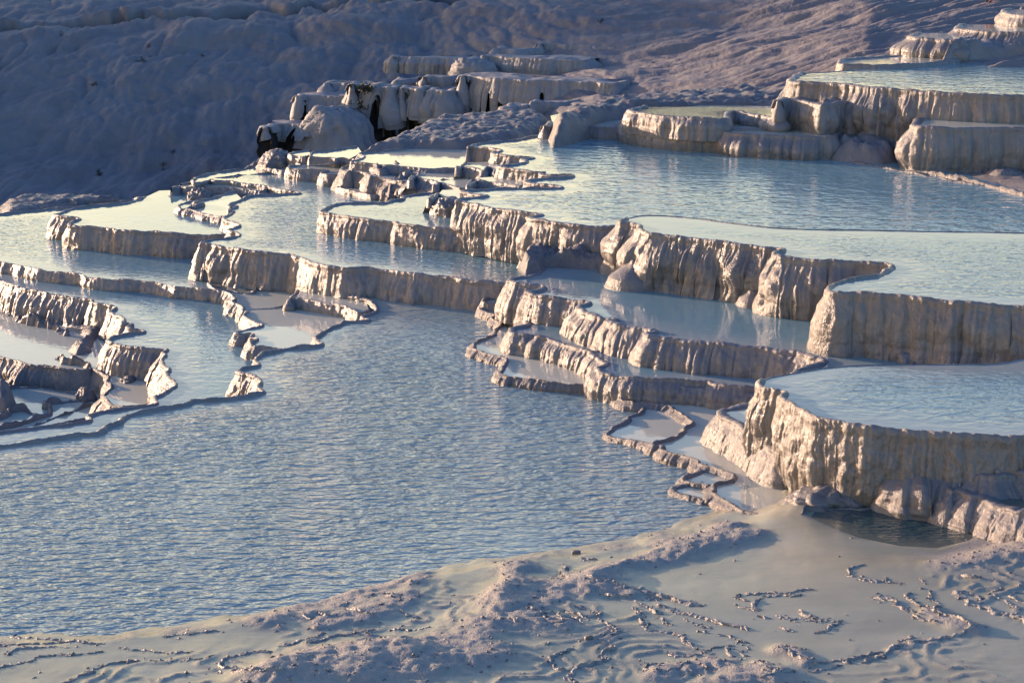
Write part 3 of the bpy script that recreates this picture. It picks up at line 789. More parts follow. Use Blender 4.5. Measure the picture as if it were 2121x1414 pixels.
pool('broad still pool beside the rough flat, walled by a row of dark scallops', 1.78, [
    ('r', RA([(600, 145), (570, 157), (430, 165), (330, 182), (190, 186), (160, 200), (235, 218), (150, 245), (95, 260), (150, 263), (260, 276), (440, 291), (600, 303), (745, 318), (1000, 318)])),
    ('h', RA([(1150, 300), (1150, 140), (820, 120)]))],
    foot=1.45, wat='water_calm', ripple=.1, seed=21, amp=.18, calm_far=.8, jit=.04)
pool('wedge-shaped still pool below the row of dark scallops', 1.5, [
    ('r', RA([(20, 330), (85, 345), (140, 340), (200, 347), (280, 376), (245, 395), (330, 393), (420, 410), (520, 425), (610, 437)])),
    ('h', RA([(680, 360), (560, 320), (300, 310), (100, 300)]))],
    foot=.82, wat='water_calm', ripple=.04, seed=22, amp=.22, calm_far=0, mat='rough', flare=.35)
pool('still pool with a bright ragged rim, centre of the small upper terraces', 1.66, [
    ('r', RA([(560, 355), (600, 345), (680, 350), (660, 372), (600, 440), (628, 378), (668, 380), (720, 405), (830, 430), (815, 470), (850, 430), (900, 448), (970, 472), (1052, 487)])),
    ('h', RA([(1150, 490), (1560, 390), (1250, 320), (1000, 310), (745, 310)]))],
    foot=1.05, wat='water_calm', ripple=.06, seed=23, amp=.26, calm_far=0, flare=.3)
ridge('thin rim dividing the centre still pool', RA([(860, 420), (960, 414), (1090, 410), (1210, 398), (1400, 390), (1530, 380)]), 1.66, .07, .12, seed=8)
pool('tiny upper basin wedged between two lit scallops of the big upper pool', 2.0, [
    ('r', RA([(1000, 320), (1000, 293), (1060, 300), (1150, 312), (1215, 325), (1215, 372), (1250, 305), (1330, 315), (1310, 375), (1400, 377), (1530, 377)])),
    ('h', RA([(1560, 340), (1350, 290), (1300, 265), (1090, 272)]))],
    foot=1.66, wat='water_calm', ripple=.04, seed=24, amp=.18, calm_far=0, jit=.03)
pool('tapering spur-shaped basin pointing into the big upper pool', 1.97, [
    ('r', RA([(1095, 480), (1130, 412), (1180, 420), (1300, 430), (1400, 445), (1505, 468)])),
    ('h', RA([(1700, 480), (1600, 400), (1500, 382), (1200, 400)]))],
    foot=1.66, wat='water_calm', ripple=.04, seed=25, amp=.18, calm_far=0, jit=.03)
pool('lit ragged basin at the corner of the crescent-walled calm pool', 1.85, [
    ('r', RA([(765, 587), (820, 525), (890, 545), (980, 570)])),
    ('h', RA([(1060, 600), (1100, 520), (1000, 500), (880, 505)]))],
    foot=1.42, wat='water_calm', ripple=.04, seed=26, amp=.24, calm_far=0, flare=.4)

pool('big rippled upper pool reaching back to the pillared walls', 2.3, [
    ('r', RA([(1820, 22), (1640, 40), (1520, 75), (1400, 86), (1200, 102), (1130, 118), (1085, 140), (1120, 130), (1200, 138), (1300, 150), (1390, 166), (1320, 180), (1290, 190), (1400, 205), (1500, 215), (1665, 223), (1570, 235), (1525, 245), (1595, 258), (1480, 285), (1370, 295), (1340, 302), (1420, 318), (1560, 332), (1690, 346), (1758, 343), (1690, 356), (1760, 368), (1900, 373), (2008, 377), (1900, 395), (1720, 403), (1600, 415), (1575, 430), (1640, 440), (1780, 455), (1920, 475), (1800, 482), (1500, 480), (1250, 490), (1060, 500), (1035, 510), (1100, 520), (1180, 540), (1258, 548), (1100, 560), (1020, 572), (980, 590), (1030, 592), (1150, 615), (1300, 645), (1450, 665), (1600, 690), (1760, 700), (1640, 722)])
     + R2([(1495, 606), (1560, 620), (1680, 637), (1800, 650), (1970, 660), (2050, 662), (2080, 668)])),
    ('h', [(1330, 500), (1500, 540), (1900, 560), (2500, 580), (2500, 300), (1900, 250), (1300, 205), (1140, 240)])],
    foot=1.42, wat='water_far', ripple=.8, seed=27, flare=.08, amp=.21, calm_far=.22, patchy=.15, flute=.18, edge=2.2, w=.12, jit=.045, drop=.6)

pool('raised pool with the long two-bayed front wall, right of centre', 2.72, [
    ('b', R3([(4400, 280), (2120, 240), (1800, 235), (1400, 228), (1100, 225), (850, 215), (700, 198), (570, 180), (450, 165), (300, 153), (180, 153), (120, 168)])),
    ('r', R3([(110, 172), (72, 190), (130, 192), (200, 205), (170, 225), (210, 243), (290, 252), (400, 264), (500, 276), (620, 291), (730, 306), (830, 316), (918, 325), (850, 345), (838, 354), (900, 363), (1000, 373), (1150, 383), (1300, 388), (1475, 404), (1400, 438), (1380, 455), (1280, 465), (1170, 490), (1138, 510), (1125, 527), (1150, 540), (1220, 543), (1330, 549), (1480, 563), (1600, 576), (1750, 592), (1900, 603), (2120, 612), (2700, 640), (4400, 720)]))],
    foot=1.62, wat='water', ripple=.6, seed=28, flare=.13, amp=.24, bulge=.05, calm_far=.6, patchy=.3, flute=.19, lobe=1.1, edge=1.6, drop=.9, w=.09, mat='warm', tong=1.4, knob=.6)

pool('low apron of rounded buttresses under the two-bayed wall', 1.95, [
    ('r', R3([(150, 392), (165, 384), (140, 376), (200, 385), (278, 396), (300, 382), (380, 395), (500, 419), (520, 418), (600, 432), (690, 450), (800, 462)])),
    ('h', R3([(900, 480), (900, 380), (400, 260), (50, 250)]))],
    foot=1.3, wat='water_calm', ripple=.04, seed=29, amp=.3, calm_far=0, flare=.32, flute=.3, tong=1.3, mat='wall', w=.2, jit=.08)
pool('lowest apron of buttresses, beside the corner of the raised pool', 1.62, [
    ('r', R3([(745, 545), (780, 533), (850, 548), (915, 562), (950, 535), (1020, 540), (1085, 540)])),
    ('h', R3([(1160, 640), (1200, 470), (800, 440)]))],
    foot=1.3, wat='water_calm', ripple=.03, seed=30, amp=.3, calm_far=0, flare=.5, flute=.3, w=.2, jit=.07)

pool('calm pool that mirrors the two-bayed wall, behind a scalloped dam', 1.28, [
    ('r', R7([(560, 88), (500, 125), (400, 131), (380, 150), (420, 166), (500, 172), (575, 180), (545, 196), (475, 208), (490, 220), (540, 230), (650, 241), (750, 255), (815, 264), (740, 275), (735, 290), (790, 320), (850, 340), (938, 348), (890, 356), (905, 364), (980, 380), (1110, 398), (1155, 413), (1085, 420), (1130, 433), (1250, 450), (1400, 465), (1550, 480), (1690, 490), (1750, 505), (1880, 525), (1960, 545), (2015, 560), (1960, 580), (1850, 610)])),
    ('h', [(1680, 830), (1800, 860), (2500, 900), (2500, 560), (1700, 540), (1300, 480), (1150, 520)])],
    foot=.62, wat='water', ripple=.22, seed=31, flare=.34, pw=1.0, amp=.19, calm_far=0, patchy=.7, flute=.26, lobe=1.2, w=.13, jit=.06, edge=1.5, tong=.8)

pool('narrow calm pool behind a sinuous rounded rim, under the scalloped dam', .62, [
    ('r', R7([(560, 322), (495, 318), (455, 340), (490, 370), (460, 380), (395, 387), (382, 412), (430, 425), (548, 430), (500, 442), (580, 452), (690, 482), (805, 515), (790, 530), (850, 545), (892, 575), (830, 600), (850, 625), (950, 641), (1100, 651), (1240, 660), (1330, 664), (1415, 664), (1445, 680), (1550, 692), (1660, 702)])),
    ('h', [(1680, 810), (1750, 760), (1700, 720), (1300, 640), (1150, 600), (1090, 610)])],
    foot=.3, wat='water', ripple=.2, seed=32, flare=.35, amp=.2, calm_far=0, patchy=.8, w=.13, jit=.05, edge=1.0, flute=.24)
pool('second low rounded rim just below the sinuous rim, beside the large front wall', .48, [
    ('r', R7([(1290, 680), (1240, 680), (1200, 687), (1260, 700), (1350, 706), (1440, 716), (1520, 724), (1640, 742)])),
    ('h', R7([(1760, 740), (1740, 690), (1500, 670)]))],
    foot=.3, wat='water', ripple=.05, seed=33, flare=.35, amp=.16, calm_far=0, w=.18, jit=.04)

pool('long calm pool with a bright crumbly rim above the widest pool', .15, [
    ('r', R7([(330, 235), (250, 250), (345, 268), (245, 287), (222, 303), (325, 326), (270, 346), (362, 370), (310, 400), (318, 425), (240, 455), (208, 472), (198, 500), (230, 510), (270, 530), (385, 553), (338, 592), (315, 635), (400, 651), (520, 665), (640, 680), (760, 690), (870, 700), (920, 715), (962, 737), (940, 750), (1010, 776), (1100, 782), (1215, 795), (1215, 815), (1260, 835), (1290, 857), (1340, 890), (1280, 915), (1265, 942), (1195, 975), (1135, 980), (1120, 1000), (1185, 1000), (1150, 1025), (1200, 1040), (1360, 1078), (1335, 1092), (1420, 1112), (1548, 1152), (1540, 1180), (1440, 1195), (1440, 1225), (1400, 1240), (1500, 1285), (1560, 1320), (1660, 1362)])),
    ('h', [(1620, 1072), (1720, 1040), (1720, 850), (1600, 780), (1200, 680), (1060, 590), (1030, 600)])],
    foot=0.0, wat='water_calm', ripple=.09, seed=34, flare=.4, amp=.2, calm_far=0, patchy=.9, w=.08, jit=.05, edge=2.0, mat='rough', flute=.15, deep=.8, drop=.25)
pool('small triangular pool on the rim of the widest pool', .08, [
    ('r', R7([(1060, 835), (1000, 845), (1000, 866), (900, 910), (866, 938), (900, 952), (1000, 970), (1080, 990), (1130, 1012), (1160, 1020)])),
    ('h', R7([(1240, 1010), (1370, 900), (1260, 800), (1080, 785)]))],
    foot=0.0, wat='water_calm', ripple=.04, seed=35, flare=.4, amp=.14, calm_far=0, w=.1, mat='rough', jit=.04, drop=.25)
pool('little half-round pool at the tail of the crumbly rim', .10, [
    ('r', R7([(1330, 1140), (1285, 1150), (1265, 1178), (1330, 1195), (1435, 1215)])),
    ('h', R7([(1560, 1210), (1540, 1140), (1400, 1110)]))],
    foot=0.0, wat='water_calm', ripple=.04, seed=36, flare=.4, amp=.14, calm_far=0, w=.12, mat='rough', jit=.04, drop=.25)
pool('flat loop of rim lying in the widest pool near the silt flat', .05, [
    ('r', R7([(1310, 1205), (1225, 1210), (1222, 1235), (1280, 1258), (1360, 1272), (1370, 1290)])),
    ('h', R7([(1470, 1290), (1440, 1210), (1380, 1200)]))],
    foot=0.0, wat='water_calm', ripple=.04, seed=37, flare=.4, amp=.1, calm_far=0, w=.12, mat='rough', jit=.04, drop=.25, lip=.035)

pool('large raised pool with the tallest sunlit fluted wall, nearest on the right', 1.9, [
    ('b', R8([(4400, -20), (2400, 70), (2120, 88), (2000, 120), (1700, 122), (1400, 122), (1250, 126), (1100, 138), (980, 160), (850, 185), (795, 204)])),
    ('r', R8([(785, 207), (762, 228), (790, 243), (840, 256), (908, 270), (885, 286), (905, 303), (960, 330), (1020, 365), (1080, 392), (1150, 412), (1250, 430), (1350, 446), (1500, 457), (1650, 469), (1800, 483), (1950, 490), (2120, 493), (2800, 506), (4400, 560)]))],
    foot=.15, wat='water', ripple=.38, seed=38, flare=-.06, pw=1.3, amp=.21, bulge=.06, calm_far=.35, patchy=.2, flute=.15, lobe=.8, edge=2.0, drop=.3, w=.09, mat='warm', jit=.06, tong=1.0, grain=1.5, px_step=2.0)

pool('small pale basin with bulging flanks, left of the tallest wall', .76, [
    ('r', R8([(830, 300), (735, 320), (640, 340), (592, 347), (572, 370), (600, 396), (680, 430), (745, 468), (800, 510), (880, 590)])),
    ('h', R8([(980, 560), (940, 330)]))],
    foot=.2, wat='water_calm', ripple=.04, seed=39, flare=.38, amp=.26, calm_far=0, w=.16, flute=.22, mat='wall', jit=.05)

pool('shaded ledge pool at the foot of the tallest wall', 1.2, [
    ('r', R8([(1532, 612), (1512, 630), (1530, 643), (1650, 650), (1800, 662), (1900, 674), (1985, 683), (2050, 680)])),
    ('h', R8([(3300, 640), (3300, 560), (1500, 560)]))],
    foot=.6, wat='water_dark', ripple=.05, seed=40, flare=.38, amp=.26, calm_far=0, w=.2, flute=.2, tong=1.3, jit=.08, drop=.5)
pool('raised corner ledge pool at the right edge, below the tallest wall', 1.3, [
    ('r', R8([(1985, 660), (2000, 645), (2060, 655), (2120, 672), (3200, 800)])),
    ('h', R8([(3200, 580), (2020, 600)]))],
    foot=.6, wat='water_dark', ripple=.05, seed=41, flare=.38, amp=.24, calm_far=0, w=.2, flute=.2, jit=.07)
pool('lower shaded ledge pool behind a lumpy dam at the right edge', .9, [
    ('r', R8([(1750, 778), (1775, 765), (1840, 795), (1920, 815), (2000, 845), (2120, 885), (3200, 1150)])),
    ('h', R8([(3200, 640), (1650, 640)]))],
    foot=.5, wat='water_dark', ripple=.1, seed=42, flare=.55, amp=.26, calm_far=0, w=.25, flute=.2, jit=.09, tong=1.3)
# right edge, behind the nearest raised pool
pool('bright-rimmed basin at the right edge, between the two raised pools', 1.62, [
    ('r', R3([(1972, 775), (1990, 762), (2050, 775), (2120, 795), (2400, 850)])),
    ('h', R3([(2400, 720), (2010, 740)]))],
    foot=1.28, wat='water_dark', ripple=.05, seed=44, flare=.2, amp=.26, calm_far=0, w=.16, flute=.25)

# ------------------------------------------------------------ pools and pillared walls at the upper right
FARP = dict(mat='wall', wat='water_calm', ripple=.05, calm_far=0, grain=.8)
pool('low wall with a wet top at the back corner of the big upper pool', 2.72, [
    ('r', R4([(150, 520), (175, 508), (230, 505), (330, 514), (400, 520), (478, 520)])),
    ('h', R4([(540, 490), (300, 470), (200, 478)]))],
    foot=2.3, seed=50, amp=.26, flare=.3, flute=.3, w=.2, **FARP)
pool('left scallop of the fluted dam at the back of the big upper pool', 3.1, [
    ('r', R4([(620, 455), (500, 462), (484, 480), (500, 490), (540, 502), (620, 515), (750, 525), (885, 528)])),
    ('h', R4([(1250, 530), (1250, 440), (800, 430)]))],
    foot=2.3, seed=51, amp=.26, flare=.06, bulge=.08, flute=.26, w=.16, **FARP)
pool('right scallop of the fluted dam at the back of the big upper pool', 3.06, [
    ('r', R4([(885, 528), (878, 536), (920, 543), (1000, 549), (1100, 554), (1200, 558), (1345, 560)])),
    ('h', R4([(1400, 520), (1200, 490)]))],
    foot=2.3, seed=52, amp=.26, flare=.06, bulge=.08, flute=.28, w=.16, **FARP)
pool('dark mirror-like pool behind a short lit dam, upper right', 3.5, [
    ('r', R4([(490, 448), (530, 460), (620, 472), (760, 482), (900, 487), (908, 470), (925, 452), (1000, 464), (1060, 475), (1135, 487)])),
    ('h', R4([(1150, 452), (900, 438), (560, 440)]))],
    foot=3.08, seed=53, amp=.24, flare=.1, bulge=.06, flute=.26, w=.16, **dict(FARP, wat='water_dark'))
pool('rounded bastion below the left corner of the tall pillared wall', 4.13, [
    ('r', R4([(1113, 415), (1135, 404), (1190, 405), (1250, 418), (1290, 428)])),
    ('h', R4([(1400, 420), (1300, 370), (1160, 375)]))],
    foot=3.1, seed=54, amp=.34, flare=-.02, bulge=.10, flute=.24, w=.2, top='ledge', rough_top=.15, **FARP)
pool('narrow bulging column in the tall pillared wall', 4.15, [
    ('r', R4([(1298, 410), (1330, 401), (1368, 408)])),
    ('h', R4([(1400, 390), (1300, 380)]))],
    foot=3.0, seed=55, amp=.3, flare=.0, bulge=.12, flute=.22, w=.2, top='ledge', rough_top=.12, **FARP)
pool('turquoise pool above the tall pillared wall, upper right', 4.7, [
    ('b', R4([(4200, 205), (2120, 240), (1900, 246), (1700, 255), (1560, 268), (1375, 288), (1210, 297)])),
    ('r', R4([(1200, 297), (1168, 312), (1148, 328), (1190, 333), (1240, 335), (1300, 338), (1400, 346), (1500, 357), (1600, 364), (1700, 371), (1800, 379), (1900, 384), (2120, 391), (2700, 405), (4200, 440)]))],
    foot=3.0, mat='wall', wat='water_far', ripple=.8, seed=56, amp=.46, flare=-.10, bulge=.05, flute=.30, lobe=1.3, w=.2, calm_far=.45, patchy=.1, deep=.9, drop=.8, tong=1.2, grain=.8)
pool('squat pillared block in front of the tall pillared wall, right edge', 3.78, [
    ('r', R4([(1668, 498), (1662, 509), (1682, 515), (1740, 519), (1850, 523), (2000, 525), (2120, 526), (2700, 535), (4200, 570)])),
    ('h', R4([(2700, 470), (1690, 480)]))],
    foot=2.4, seed=57, amp=.40, flare=-.02, bulge=.06, flute=.30, lobe=1.2, w=.22, drop=.5, **FARP)
pool('thin calm pool behind the turquoise pool, below the pillared steps', 4.82, [
    ('r', R4([(1500, 232), (1380, 240), (1358, 252), (1362, 262), (1430, 262), (1560, 266), (1700, 258), (1780, 250), (1850, 242)])),
    ('h', R4([(1900, 225), (1700, 222)]))],
    foot=4.6, seed=58, amp=.15, flare=.2, flute=.3, w=.2, **FARP)
def step_z(py, Y): return z_at(py, Y)
pool('lowest pillared step on the slope, left of three', step_z(77, 82.0), [
    ('r', R4([(1656, 140), (1652, 150), (1690, 155), (1780, 160), (1870, 165)])),
    ('h', R4([(1900, 150), (1880, 135), (1690, 137)]))],
    foot=step_z(120, 81.5), seed=59, amp=.45, flare=.08, bulge=.06, flute=.36, lobe=1.3, w=.2, **FARP)
pool('middle pillared step on the slope, at the right edge', step_z(60, 83.5), [
    ('r', R4([(1846, 103), (1838, 114), (1900, 121), (1960, 126), (2120, 133), (2600, 150)])),
    ('h', R4([(2600, 98), (1870, 102)]))],
    foot=step_z(106, 82.5), seed=60, amp=.45, flare=.12, bulge=.04, flute=.36, lobe=1.3, w=.2, **FARP)
pool('top pillared step on the slope, under the seated person', step_z(28, 86), [
    ('r', R4([(2034, 40), (2030, 50), (2080, 57), (2120, 60), (2600, 75)])),
    ('h', R4([(2600, 38), (2060, 40)]))],
    foot=step_z(65, 85), seed=61, amp=.45, flare=-.08, bulge=.06, flute=.36, lobe=1.3, w=.2, **FARP)
pool('rounded boss of travertine above the top pillared step, in the corner', step_z(14, 93), [
    ('r', R4([(2110, 30), (2130, 26), (2200, 30), (2500, 40)])),
    ('h', R4([(2500, 20), (2150, 20)]))],
    foot=step_z(34, 91), seed=62, amp=.4, flare=.1, flute=.4, w=.2, top='ledge', rough_top=.15, **FARP)
# ------------------------------------------------------------ draped terraces in the gully, dry and black-fringed
def dry(label, pts, close, d, pyfoot, seed, fringe=None, **kw):
    pts = pts[1:-1]
    ys = [p[1] for p in pts]
    z = z_at(sum(ys) / len(ys), d) - .05
    foot = z_at(pyfoot, d - .3)
    k = dict(amp=.32, flare=.14, bulge=.05, flute=.3, lobe=1.5, w=.3, grain=1.2)
    k.update(kw)
    return pool(label, z, [('r', pts), ('h', close)], foot, name='draped_terrace', cat='draped terrace', top='ledge', rough_top=.10,
                mat='far', topmat='far', seed=seed, fringe=fringe, jit=.10, px_step=2.2, lip=.05, group=None, **k)
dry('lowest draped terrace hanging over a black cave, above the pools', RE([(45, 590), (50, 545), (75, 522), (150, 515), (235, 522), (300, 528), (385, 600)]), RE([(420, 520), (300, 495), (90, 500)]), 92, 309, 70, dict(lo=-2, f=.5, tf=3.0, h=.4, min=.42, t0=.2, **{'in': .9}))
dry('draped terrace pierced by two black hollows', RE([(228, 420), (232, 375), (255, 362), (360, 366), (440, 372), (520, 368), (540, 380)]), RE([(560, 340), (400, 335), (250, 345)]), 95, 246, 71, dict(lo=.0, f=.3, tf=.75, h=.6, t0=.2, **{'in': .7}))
dry('pale block terrace above the two black hollows', RE([(380, 320), (384, 300), (420, 293), (500, 300), (540, 305)]), RE([(560, 290), (420, 280)]), 97.5, 200, 72)
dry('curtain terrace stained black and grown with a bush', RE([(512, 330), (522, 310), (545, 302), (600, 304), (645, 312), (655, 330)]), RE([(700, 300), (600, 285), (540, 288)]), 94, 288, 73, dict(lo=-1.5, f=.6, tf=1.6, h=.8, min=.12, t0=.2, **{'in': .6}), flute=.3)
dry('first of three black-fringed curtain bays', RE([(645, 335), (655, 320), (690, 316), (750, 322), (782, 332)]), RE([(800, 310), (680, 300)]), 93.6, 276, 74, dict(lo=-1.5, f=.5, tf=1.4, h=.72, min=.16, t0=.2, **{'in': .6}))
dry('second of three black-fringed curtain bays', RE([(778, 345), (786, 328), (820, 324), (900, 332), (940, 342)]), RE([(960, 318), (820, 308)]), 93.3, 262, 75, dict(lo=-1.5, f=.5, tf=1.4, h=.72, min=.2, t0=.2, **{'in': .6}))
dry('third of three curtain bays, its skirt nearly unbroken', RE([(932, 355), (938, 338), (980, 336), (1060, 342), (1150, 345)]), RE([(1170, 318), (980, 315)]), 92.8, 244, 76, dict(lo=.2, f=.4, tf=1.5, h=.3, t0=.3, **{'in': .6}))
dry('long tall curtain terrace with black spikes of shadow along its foot', RE([(1130, 290), (1132, 262), (1150, 248), (1200, 258), (1300, 270), (1450, 280), (1600, 284), (1800, 286), (1960, 300), (2050, 330)]), RE([(2100, 280), (1700, 262), (1300, 240), (1170, 236)]), 92, 236, 77, dict(lo=-.7, f=.22, tf=1.5, h=.6, min=.05, t0=.22, **{'in': .6}))
dry('two-step terrace with a smooth bowed front above the long curtain', RE([(1240, 185), (1245, 150), (1290, 146), (1400, 158), (1520, 166), (1650, 168), (1800, 172), (1900, 185)]), RE([(1900, 150), (1600, 140), (1300, 134)]), 98.5, 154, 78)
dry('thin upper step terrace behind the smooth bowed front', RE([(1288, 125), (1295, 110), (1350, 108), (1450, 112), (1560, 118)]), RE([(1600, 105), (1350, 98)]), 101.5, 114, 79)
dry('highest lit step terrace in the gully', RE([(1540, 105), (1545, 85), (1600, 80), (1700, 86), (1820, 92), (1880, 100), (1990, 104), (2050, 110)]), RE([(2060, 90), (1700, 70), (1560, 72)]), 103, 113, 80)
dry('long low step terrace under the dark cliff', RE([(730, 175), (735, 155), (780, 151), (900, 156), (1050, 162), (1180, 168), (1240, 172)]), RE([(1240, 152), (1000, 145), (760, 143)]), 101, 141, 81)
dry('small step terrace behind the second curtain bay', RE([(905, 290), (910, 268), (950, 262), (1050, 266), (1130, 268)]), RE([(1150, 252), (950, 250)]), 95.5, 181, 82)
dry('faint lower step terrace left of the small step', RE([(760, 300), (765, 283), (820, 280), (900, 284)]), RE([(910, 270), (780, 272)]), 96.3, 179, 83)
dry('small white block at the foot of the long curtain terrace', RE([(1360, 455), (1368, 425), (1400, 418), (1480, 420), (1560, 418)]), RE([(1560, 405), (1400, 405)]), 87, 236, 84)
dry('low white slab beside the small block under the curtain', RE([(1505, 430), (1508, 408), (1560, 403), (1700, 402), (1780, 405)]), RE([(1780, 390), (1550, 390)]), 87.5, 226, 85)
lump('smooth cone of flowstone beside the bush-grown curtain', 698, 300, z_at(300, 92.5), 1.5, 1.2, z_at(222, 92.5) - z_at(300, 92.5), mat='far', seed=5, drape=.3)
lump('rounded hump of flowstone behind the bowed terrace', 985, 150, z_at(152, 98), 1.1, 1.0, .7, mat='far', seed=6)

# ------------------------------------------------------------ rough shelves and mounds
shelf('rough crusty flat between the big upper pool and the gully', [(610, 312), (690, 306), (760, 290), (830, 264), (880, 247), (1000, 240), (1130, 232), (1180, 250), (1130, 280), (1090, 292), (990, 303), (940, 305), (830, 302), (760, 304)], 1.98, .2, seed=61, steps=.25, edge=1.2, freq=1.8, base=.6, tilt=(.012, .02))
shelf('pale rolling crust running from the rough flat to the tall pillared wall', [(1120, 245), (1180, 225), (1300, 205), (1500, 190), (1640, 180), (1700, 190), (1640, 225), (1500, 226), (1300, 232), (1200, 262), (1130, 275)], 3.0, .28, seed=62, steps=.25, edge=.8, freq=1.5, base=1.0)
shelf('low travertine mounds heaped under the tall pillared wall', R4([(1195, 550), (1240, 510), (1400, 510), (1500, 540), (1640, 530), (1660, 600), (1640, 670), (1300, 650), (1280, 620), (1350, 590)]), 2.45, .62, mat='wall', seed=63, edge=.9, freq=.7, base=.5)
shelf('flat shore at the right end of the big upper pool', R4([(1360, 660), (1640, 650), (1670, 700), (2000, 690), (2300, 700), (2300, 900), (2120, 820), (1900, 740), (1600, 690)]), 2.3, .16, mat='rough', seed=64, edge=1.5, freq=.8, steps=.2, base=.15)
ridge('first thin rimstone line on the flat shore of the big upper pool', R4([(1650, 700), (1750, 712), (1850, 730), (1950, 750), (2050, 780), (2120, 800)]), 2.36, .1, .2, seed=40)
ridge('second thin rimstone line on the flat shore, lower down', R4([(1370, 660), (1480, 676), (1600, 700), (1720, 722), (1820, 742), (1920, 760)]), 2.3, .07, .16, seed=41)
shelf('heap of crust and lumps at the right end of the flat shore', R4([(1900, 715), (2000, 692), (2120, 690), (2200, 740), (2080, 740), (1980, 738)]), 2.36, .2, seed=65, edge=.6)
shelf('mounded crust at the foot of the lowest pillared step', R4([(1750, 250), (1770, 235), (1850, 222), (1950, 205), (2120, 200), (2300, 200), (2300, 245), (2120, 238), (1900, 243)]), step_z(120, 80), .55, mat='wall', seed=66, edge=.6, freq=.8, base=.5)
shelf('broken rocky shelf joining the calm mirror pool to the fluted wall', R2([(1425, 900), (1480, 800), (1530, 780), (1700, 770), (1800, 745), (2010, 770), (2070, 850), (2040, 915), (1850, 905), (1620, 890), (1600, 915), (1540, 930), (1470, 950)]), 1.42, .3, seed=67, steps=.3, edge=.3, freq=2.6, base=.15, step=.05)
shelf('tumbled crust spilling down between the small upper terraces', RA([(60, 340), (180, 345), (300, 400), (420, 430), (600, 440), (740, 490), (720, 525), (520, 555), (560, 580), (400, 610), (350, 600), (380, 560), (260, 510), (180, 430)]), 1.0, .7, seed=68, edge=.45, freq=1.4, base=.5)
pool('little calm pool fenced by a thin wavy rim beside the tumbled crust', .95, [
    ('r', R2([(420, 388), (330, 390), (282, 415), (340, 430), (430, 445), (490, 462), (570, 466)])), ('h', R2([(640, 440), (560, 390)]))],
    foot=.8, wat='water_calm', ripple=.04, seed=69, calm_far=0, amp=.1, jit=.03, w=.12)
shelf('crust cascade of small steps below the stepped wall', RC([(480, 640), (520, 590), (640, 540), (560, 500), (430, 470), (540, 440), (640, 400), (760, 430), (900, 440), (960, 480), (830, 510), (800, 570), (790, 650), (700, 680), (560, 690)]), -1.38, .22, seed=70, steps=.25, edge=.5, freq=2.0, base=.12)
ridge('knobbly dam below the stepped wall, at the left edge', RC([(-80, 330), (0, 335), (130, 350), (150, 395), (250, 425), (350, 455), (470, 465), (560, 520)]), -1.38, .26, .34, seed=42, jit=.1, px_step=2, breaks=.2)
ridge('short dark dam under the lit flutes of the stepped wall', RC([(430, 375), (460, 385), (520, 420), (620, 425), (700, 440)]), -1.36, .2, .3, seed=43, jit=.08, px_step=2, breaks=.1)
ridge('crumbling dam between two still pools at the left', RC([(440, 690), (520, 690), (500, 730), (600, 740), (720, 775)]), -1.36, .16, .22, seed=44, jit=.06, px_step=2, breaks=.1)
ridge('lower ragged bank under the dark dam at the left edge', RC([(-80, 790), (40, 800), (150, 830), (330, 860), (480, 850), (540, 865), (620, 900), (730, 920)]), -1.9, .22, .45, seed=45, jit=.1, px_step=2, breaks=.2)
lump('lit knob under the pool corner, left terraces', 280, 768, -1.38, .34, .4, .2, seed=21, mat='rough')
lump('smaller lit knob beside it at the still water', 266, 788, -1.38, .22, .3, .12, seed=22, mat='rough')
shelf('sloping lit bank at the left edge among the dark rims', RC([(-120, 860), (0, 880), (90, 900), (60, 950), (190, 1050), (140, 1110), (60, 1140), (-120, 1130)]), -1.9, .55, seed=71, edge=.35, freq=1.5)
for k, (lab, pts, h, w) in enumerate([
    ('dark rim running from the lit bank, upper of the left rims', [(60, 935), (160, 930), (270, 925), (340, 920), (345, 910), (310, 890)], .10, .14),
    ('faint dotted rim in the still pool at the left', [(345, 930), (430, 945), (520, 965), (640, 975)], .04, .08),
    ('winding rim with a lit bend, middle of the left rims', [(745, 998), (680, 1015), (640, 1030), (500, 1040), (370, 1060), (345, 1085), (400, 1100), (395, 1140), (320, 1165), (180, 1220), (0, 1255), (-120, 1270)], .13, .16),
    ('thin lower rim closing the still pool at the left', [(770, 1070), (700, 1070), (620, 1095), (540, 1130), (420, 1165), (330, 1205), (260, 1225)], .09, .13),
    ('short dark rim at the left edge between two banks', [(-60, 1185), (0, 1175), (60, 1150), (100, 1120), (180, 1110), (250, 1130), (320, 1145)], .16, .2)]):
    ridge(lab, RC(pts), -1.88, h, w, seed=80 + k, px_step=1.8)
lump('lit cone on the winding left rim', *RC([(680, 1020)])[0], -1.9, .3, .3, .28, seed=23, mat='rough')
lump('rough mound on the crest between the pools and the gully', *RB([(1140, 272)])[0], .85, .75, 1.2, .62, seed=24, mat='rough')
shelf('flat-topped crust bank on the crest left of the rough mound', RB([(830, 290), (880, 245), (980, 215), (1090, 215), (1080, 262), (980, 262), (920, 300)]), .8, .3, seed=72, edge=.4)
shelf('dark sloping bank beneath the crest basin at the left', RB([(100, 525), (180, 480), (270, 425), (340, 440), (480, 470), (620, 460), (660, 490), (600, 520), (520, 535), (420, 500), (340, 525), (230, 540)]), .4, .32, seed=73, edge=.6, base=.3)
lump('lit knob standing in the water below the crest basin', *RB([(470, 530)])[0], .45, .45, .6, .3, seed=25, mat='rough')
lump('small lit knob at the tail of the wriggling rim', *RB([(450, 600)])[0], .62, .3, .6, .16, seed=26, mat='rough')
